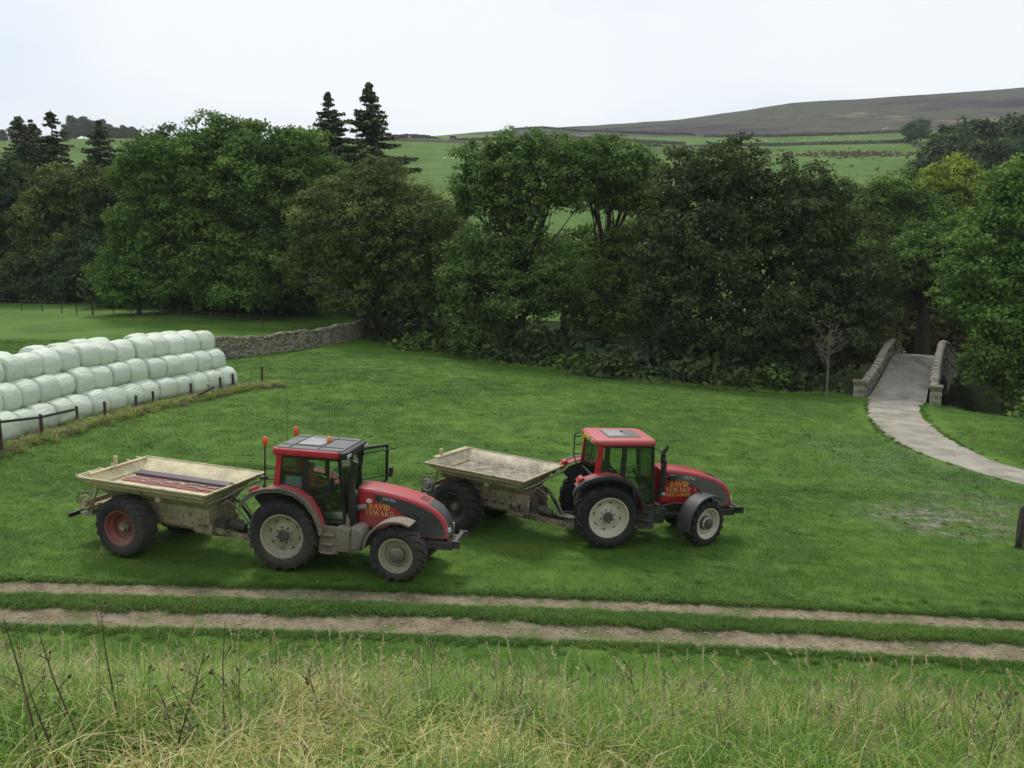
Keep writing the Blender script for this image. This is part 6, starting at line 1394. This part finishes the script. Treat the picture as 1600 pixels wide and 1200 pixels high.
# the bank in the foreground
tg = [proto('bank_tuft', [blades(42, .10, .16, .40, .0060, np.random.RandomState(500 + k), .75, 4, 1.1, tl=(0.0, .42)), blades(12, .10, .14, .34, .005, np.random.RandomState(510 + k), .9, 4, 1.2, tl=(.55, .95)), blades(26, .12, .06, .16, .006, np.random.RandomState(515 + k), 1.0, 3, .8, tl=(.05, .4))], G_LONG) for k in range(6)]
ty = [proto('bank_tuft', [blades(28, .10, .14, .34, .0050, np.random.RandomState(520 + k), .9, 4, 1.3, tl=(.55, 1.0)), blades(20, .10, .12, .28, .006, np.random.RandomState(530 + k), .8, 4, 1.0, tl=(.1, .5))], G_LONG) for k in range(4)]
def stalk_quads(rs, H, n_st, spread, head=True):
    Q, T = [], []
    for _ in range(n_st):
        a = rs.uniform(0, 6.28); ln = rs.uniform(.05, .45); h = H * rs.uniform(.65, 1.1); d = np.array([math.cos(a), math.sin(a), 0]); s_ = np.array([-d[1], d[0], 0]); b0 = np.append(rs.uniform(-spread, spread, 2), 0)
        P_ = [b0 + d * (h * t * math.sin(ln * t)) + np.array([0, 0, h * t * math.cos(ln * t)]) for t in np.linspace(0, 1, 5)]; t0 = rs.uniform(.2, 1)
        for i in range(4):
            for sd_ in (s_, d): Q.append([P_[i] - sd_ * .0013, P_[i] + sd_ * .0013, P_[i + 1] + sd_ * .0009, P_[i + 1] - sd_ * .0009]); T.append(t0)
        if head:
            u_ = unit(P_[-1] - P_[-2]); hl = rs.uniform(.05, .11)
            for j in range(16):
                t = j / 15.0; c = P_[-1] - u_ * hl * (1 - t) ; o_ = unit(rs.normal(size=3) + u_ * .9) * rs.uniform(.009, .021) * (1 - .5 * t); w_ = np.cross(o_, u_); w_ = unit(w_) * .003
                Q.append([c, c + o_ * .5 + w_, c + o_ * 1.1 + u_ * .004, c + o_ * .5 - w_]); T.append(min(1, t0 + .2))
    return np.array(Q), np.array(T)
tsk = [proto('seed_tuft', [stalk_quads(np.random.RandomState(540 + k), .52, 5, .08)], G_STRAW) for k in range(4)]
def bank_pts(n, y0, y1, sd_): r2 = np.random.RandomState(sd_); Y = np.sqrt(r2.uniform(y0 ** 2, y1 ** 2, n)); X = r2.uniform(-1, 1, n) * (.62 * Y + 1.2); return X, Y
X, Y = bank_pts(5600, 2.6, 8.8, 1); dn = vnoise(X, Y, .9, 41) + .5 * vnoise(X, Y, 2.2, 42); hs = np.interp(Y, [2.6, 5.2, 6.6, 8.6], [1.0, .80, .46, .30]) * np.clip(1 - .035 * X, .8, 1.25)
k = dn < .40; scatter('bank_grass', np.stack([X, Y, hz(X, Y) - .01], 1)[k], tg, 'long green grass growing on the foreground bank', 'grass', seed=11, scale=(hs * rs.uniform(.7, 1.25, len(X)))[k], tilt=.12)
X, Y = bank_pts(4200, 2.6, 8.8, 2); dn = vnoise(X, Y, .9, 41) + .5 * vnoise(X, Y, 2.2, 42) + .10 * (Y - 6.2); k = dn > np.where(Y > 4.8, -.22, .0); hs = np.interp(Y, [2.6, 5.2, 6.6, 8.6], [.95, .85, .52, .34]) * np.clip(1 - .035 * X, .8, 1.25)
scatter('bank_straw', np.stack([X, Y, hz(X, Y) - .01], 1)[k], ty, 'dry straw coloured grass mixed through the foreground bank', 'grass', seed=12, scale=(hs * rs.uniform(.7, 1.25, len(X)))[k], tilt=.18)
X, Y = bank_pts(620, 3.2, 7.6, 3); scatter('seed_grass', np.stack([X, Y, hz(X, Y) - .01], 1), tsk, 'thin straw seed stalks standing in the foreground bank grass', 'grass', seed=13, tilt=.12, scale=np.interp(Y, [3, 5, 7.6], [1.0, .8, .42]) * rs.uniform(.6, 1.15, len(X)))
bl = [proto('leaf_tuft', [blades(9, .05, .07, .17, .030, np.random.RandomState(580 + k), 1.2, 4, 1.2, tl=(.02, .36))], G_LONG) for k in range(4)]
X, Y = bank_pts(420, 2.7, 8.0, 6); scatter('bank_weeds', np.stack([X, Y, hz(X, Y) + .02], 1), bl, 'broad green weed leaves low in the bank grass', 'weeds', .6, 1.3, 15, tilt=.2)
bw = [proto('weed_tuft', [stalk_quads(np.random.RandomState(560 + k), .40, 4, .05)], G_STEM) for k in range(3)]
X, Y = bank_pts(260, 3.4, 8.0, 4); scatter('dead_weeds', np.stack([X, Y, hz(X, Y) - .01], 1), bw, 'small dead brown weed stems among the bank grass', 'weeds', .6, 1.1, 14, tilt=.15)

# dead weed stems and tall grass stalks one by one: (pixel of the foot, pixel of the tip, distance)
def dead_stem(px0, px1, top, y, rs, heads, label, thick=.006):
    thick *= .62
    a = at(px0, 600, y); g = ground(a.x, y, -.03); e = at(px1, top, y + rs.uniform(-.15, .15)) - g; r = empty('dead_weed_stem', g); b = MB(); hb = MB()
    q = [Vector((0, 0, 0)), e * .35 + Vector((rs.uniform(-.02, .02), 0, .01)), e * .7 + Vector((rs.uniform(-.015, .015), 0, .01)), e]; b.tube(q, [thick, thick * .85, thick * .65, thick * .35], 6); H = e.length
    for k in range(heads):
        t = rs.uniform(.45, .96); p = e * t; d = Vector((rs.choice((-1, 1)) * rs.uniform(.3, 1), rs.uniform(-.5, .5), rs.uniform(.5, 1.1))).normalized() * H * rs.uniform(.10, .26) * (1.3 - t)
        b.tube([p, p + d * .5 + Vector((0, 0, .005)), p + d], [thick * .5, thick * .4, thick * .25], 5)
        c = p + d; s_ = rs.uniform(.004, .009); hb.tube([c - d.normalized() * s_, c, c + d.normalized() * s_ * 1.3, c + d.normalized() * s_ * 2.2], [s_ * .3, s_ * .8, s_ * .6, .001], 6)
    for k in range(3):
        t = rs.uniform(.15, .6); p = e * t; d = Vector((rs.uniform(-1, 1), rs.uniform(-1, 1), rs.uniform(-.6, .5))).normalized() * rs.uniform(.05, .11); n_ = d.cross(Vector((0, 0, 1))).normalized() * .008
        hb.add([p, p + d * .5 + n_, p + d + Vector((0, 0, -.02)), p + d * .5 - n_, p + d * .5 + n_ + Vector((0, 0, .003)), p + d * .5 - n_ + Vector((0, 0, .003))], [(0, 1, 2, 3), (0, 5, 2, 4)])
    tag(r, label, 'weed', 'dead weed stems on the bank'); b.build('stem', G_STEM, r, smooth=60)
    o = hb.build('seed_heads', G_STEM, r, smooth=60); o['kind'] = 'stuff'; return r
srs = random.Random(5)
stems = [(20, 6, 968, 3.0, 3, .008), (92, 60, 985, 3.1, 4, .0075), (150, 156, 935, 3.6, 3, .006), (62, 40, 1060, 3.0, 2, .006), (196, 232, 1040, 3.8, 5, .005), (256, 243, 1068, 3.5, 3, .005), (228, 320, 1018, 3.4, 6, .007), (318, 352, 968, 3.6, 4, .006), (340, 375, 1035, 3.9, 5, .005), (300, 262, 1060, 3.4, 4, .005),
         (425, 421, 1025, 4.4, 4, .005), (490, 482, 1040, 4.2, 5, .005), (600, 628, 1035, 5.0, 5, .005), (655, 660, 1028, 5.2, 3, .005), (470, 475, 1150, 3.6, 4, .005), (740, 760, 1140, 3.8, 4, .005),
         (897, 894, 1018, 5.0, 3, .005), (922, 922, 1040, 5.0, 4, .005), (1003, 984, 1030, 4.8, 3, .006), (1004, 1007, 1024, 4.9, 4, .006), (948, 984, 1034, 4.8, 3, .004), (1066, 1062, 1000, 5.0, 3, .005), (1094, 1104, 1066, 4.7, 4, .005), (1135, 1140, 1066, 4.8, 5, .005), (1320, 1318, 1085, 4.6, 4, .005), (1422, 1422, 1096, 4.8, 2, .004), (1480, 1475, 1140, 4.0, 4, .005), (1566, 1527, 1080, 3.9, 4, .006), (1572, 1590, 1065, 3.9, 4, .006), (1598, 1560, 1115, 3.7, 3, .005)]
for i, (a, c, t, y, h, th) in enumerate(sorted(stems, key=lambda q: q[1])): dead_stem(a, c, t, y, srs, h, f'dead brown weed stem with small heads, {ordinal(i + 1)} from the left on the bank', th)
def grass_stalk(px0, px1, top, y, rs, label, head=.09, hw=.010, thick=.0022, droop=0):
    a = at(px0, 600, y); g = ground(a.x, y, -.03); e = at(px1, top, y) - g; r = empty('grass_stalk', g); q = [e * t + Vector((0, 0, .06 * e.length * math.sin(t * 3.14))) + Vector((droop * t * t * .1, 0, 0)) * 0 for t in np.linspace(0, 1, 7)]
    b = MB(); b.tube(q, [thick * (1 - .6 * t) for t in np.linspace(0, 1, 7)], 5); b.build('stalk', G_STRAW, r); u_ = (q[-1] - q[-2]).normalized(); hb = MB()
    for j in range(34):
        t = rs.random(); c = q[-1] - u_ * head * t; d = Vector((rs.gauss(0, 1), rs.gauss(0, 1), rs.gauss(0, 1))); d = (d - u_ * d.dot(u_)).normalized() * hw * (.35 + .65 * math.sin(3.14 * min(1, t * .9 + .1))) + u_ * hw * 1.1; w_ = d.cross(u_).normalized() * .0032
        hb.add([c, c + d * .5 + w_, c + d, c + d * .5 - w_], [(0, 1, 2, 3)])
    tag(r, label, 'grass stalk', 'tall grass stalks on the bank'); o = hb.build('seed_head', G_STRAW, r); o['kind'] = 'stuff'
stalks = [(110, 158, 855, 3.3, .05, .007), (280, 300, 932, 3.8, .05, .006), (146, 150, 955, 4.0, .07, .006), (10, 25, 1000, 2.7, .04, .004), (560, 470, 1005, 4.0, .07, .008), (545, 535, 1000, 4.4, .06, .006), (606, 550, 990, 4.6, .07, .006), (640, 640, 955, 4.5, .05, .004), (700, 612, 1002, 4.5, .05, .004), (735, 620, 935, 4.3, .05, .004), (745, 758, 945, 5.0, .04, .004), (800, 805, 1005, 5.0, .05, .005),
          (1140, 1170, 1020, 4.2, .12, .006), (1300, 1345, 1024, 4.6, .11, .006), (1345, 1380, 1018, 4.4, .13, .013), (1440, 1443, 1018, 4.6, .05, .004), (1250, 1243, 1056, 4.4, .10, .008), (1375, 1340, 1098, 3.9, .05, .004), (1205, 1202, 1048, 4.8, .06, .006), (250, 150, 1060, 3.4, .05, .004), (0, 30, 1010, 2.5, .04, .004), (700, 720, 1075, 4.6, .05, .005), (860, 806, 1050, 4.8, .06, .006), (1016, 1090, 1142, 3.8, .05, .004)]
for i, q in enumerate(sorted(stalks, key=lambda q: q[1])): grass_stalk(q[0], q[1], q[2], q[3], srs, f'tall straw coloured grass stalk with seed head, {ordinal(i + 1)} from the left on the bank', q[4], q[5])

# loose stones lying in the ruts
rsn = np.random.RandomState(19); stm = []
for k in range(4):
    b = MB(); rock(b, (0, 0, 0), (.09, .07, .045), Matrix.Identity(3), .5); stm.append(b)
sp_ = []
for b in stm: o_ = b.build('stone', M_WALL, bevel=.008); me_ = o_.data; bpy.data.objects.remove(o_); sp_.append(bpy.data.objects.new('stone', me_))
X = rsn.uniform(-14, 15, 700); w_ = rsn.rand(700) < .5; Y = y_far_rut(X) - np.where(w_, 0, RUT_GAP) + rsn.normal(0, .26, 700)
scatter('rut_stones', np.stack([X, Y, hz(X, Y) + .015], 1), sp_, 'small pale stones lying loose in the track ruts', 'stones', .25, 1.1, 20)
# rush clumps on the hill pasture
ru = [proto('rush', [blades(60, .5, .5, 1.1, .09, np.random.RandomState(600 + k), .7, 2, .5, tl=(.3, .9))], G_STEM) for k in range(3)]
X = np.r_[rsn.normal(118, 13, 260), rsn.uniform(40, 150, 90)]; Y = np.r_[rsn.normal(317, 4, 260), rsn.uniform(265, 335, 90)]
scatter('rushes', np.stack([X, Y, hz(X, Y) - .05], 1), ru, 'dark brown rush clumps scattered on the hill pasture', 'rushes', .4, 1.25, 21)

# ranker tufts and docks here and there in the meadow
mt_ = [proto('meadow_tuft', [blades(50, .16, .08, .22, .014, np.random.RandomState(620 + k), .9, 2, .9, tl=(0, .75)), blades(6, .08, .08, .16, .045, np.random.RandomState(630 + k), 1.2, 3, 1.0, tl=(.2, .6))], G_TURF) for k in range(4)]
cx_ = rsn.uniform(-24, 24, 130); cy_ = rsn.uniform(21.5, 60, 130); i_ = rsn.randint(0, 130, 380); X = cx_[i_] + rsn.normal(0, .8, 380); Y = cy_[i_] + rsn.normal(0, .9, 380)
k = (Y > 21.3) & (Y < y_edge(X) - .5) & (lane_dist(X, Y) > 2.2); scatter('meadow_tufts', np.stack([X, Y, hz(X, Y) - .01], 1)[k], mt_, 'ranker dark grass tufts scattered over the meadow', 'grass', .4, .85, 22)

# ================================================================== AIR
m = NT('pale air'); v = m.n('ShaderNodeVolumePrincipled'); v.inputs['Color'].default_value = (0.90, 0.95, 1.0, 1); v.inputs['Density'].default_value = 0.00014; v.inputs['Anisotropy'].default_value = 0.0
m.l(v.outputs[0], m.out.inputs['Volume']); b = MB(); b.box((0, 420, 85), (2500, 1560, 184)); hzb = b.build('haze', m.mat); tag(hzb, 'thin pale haze lying over the valley and the moor', 'haze', kind='stuff')
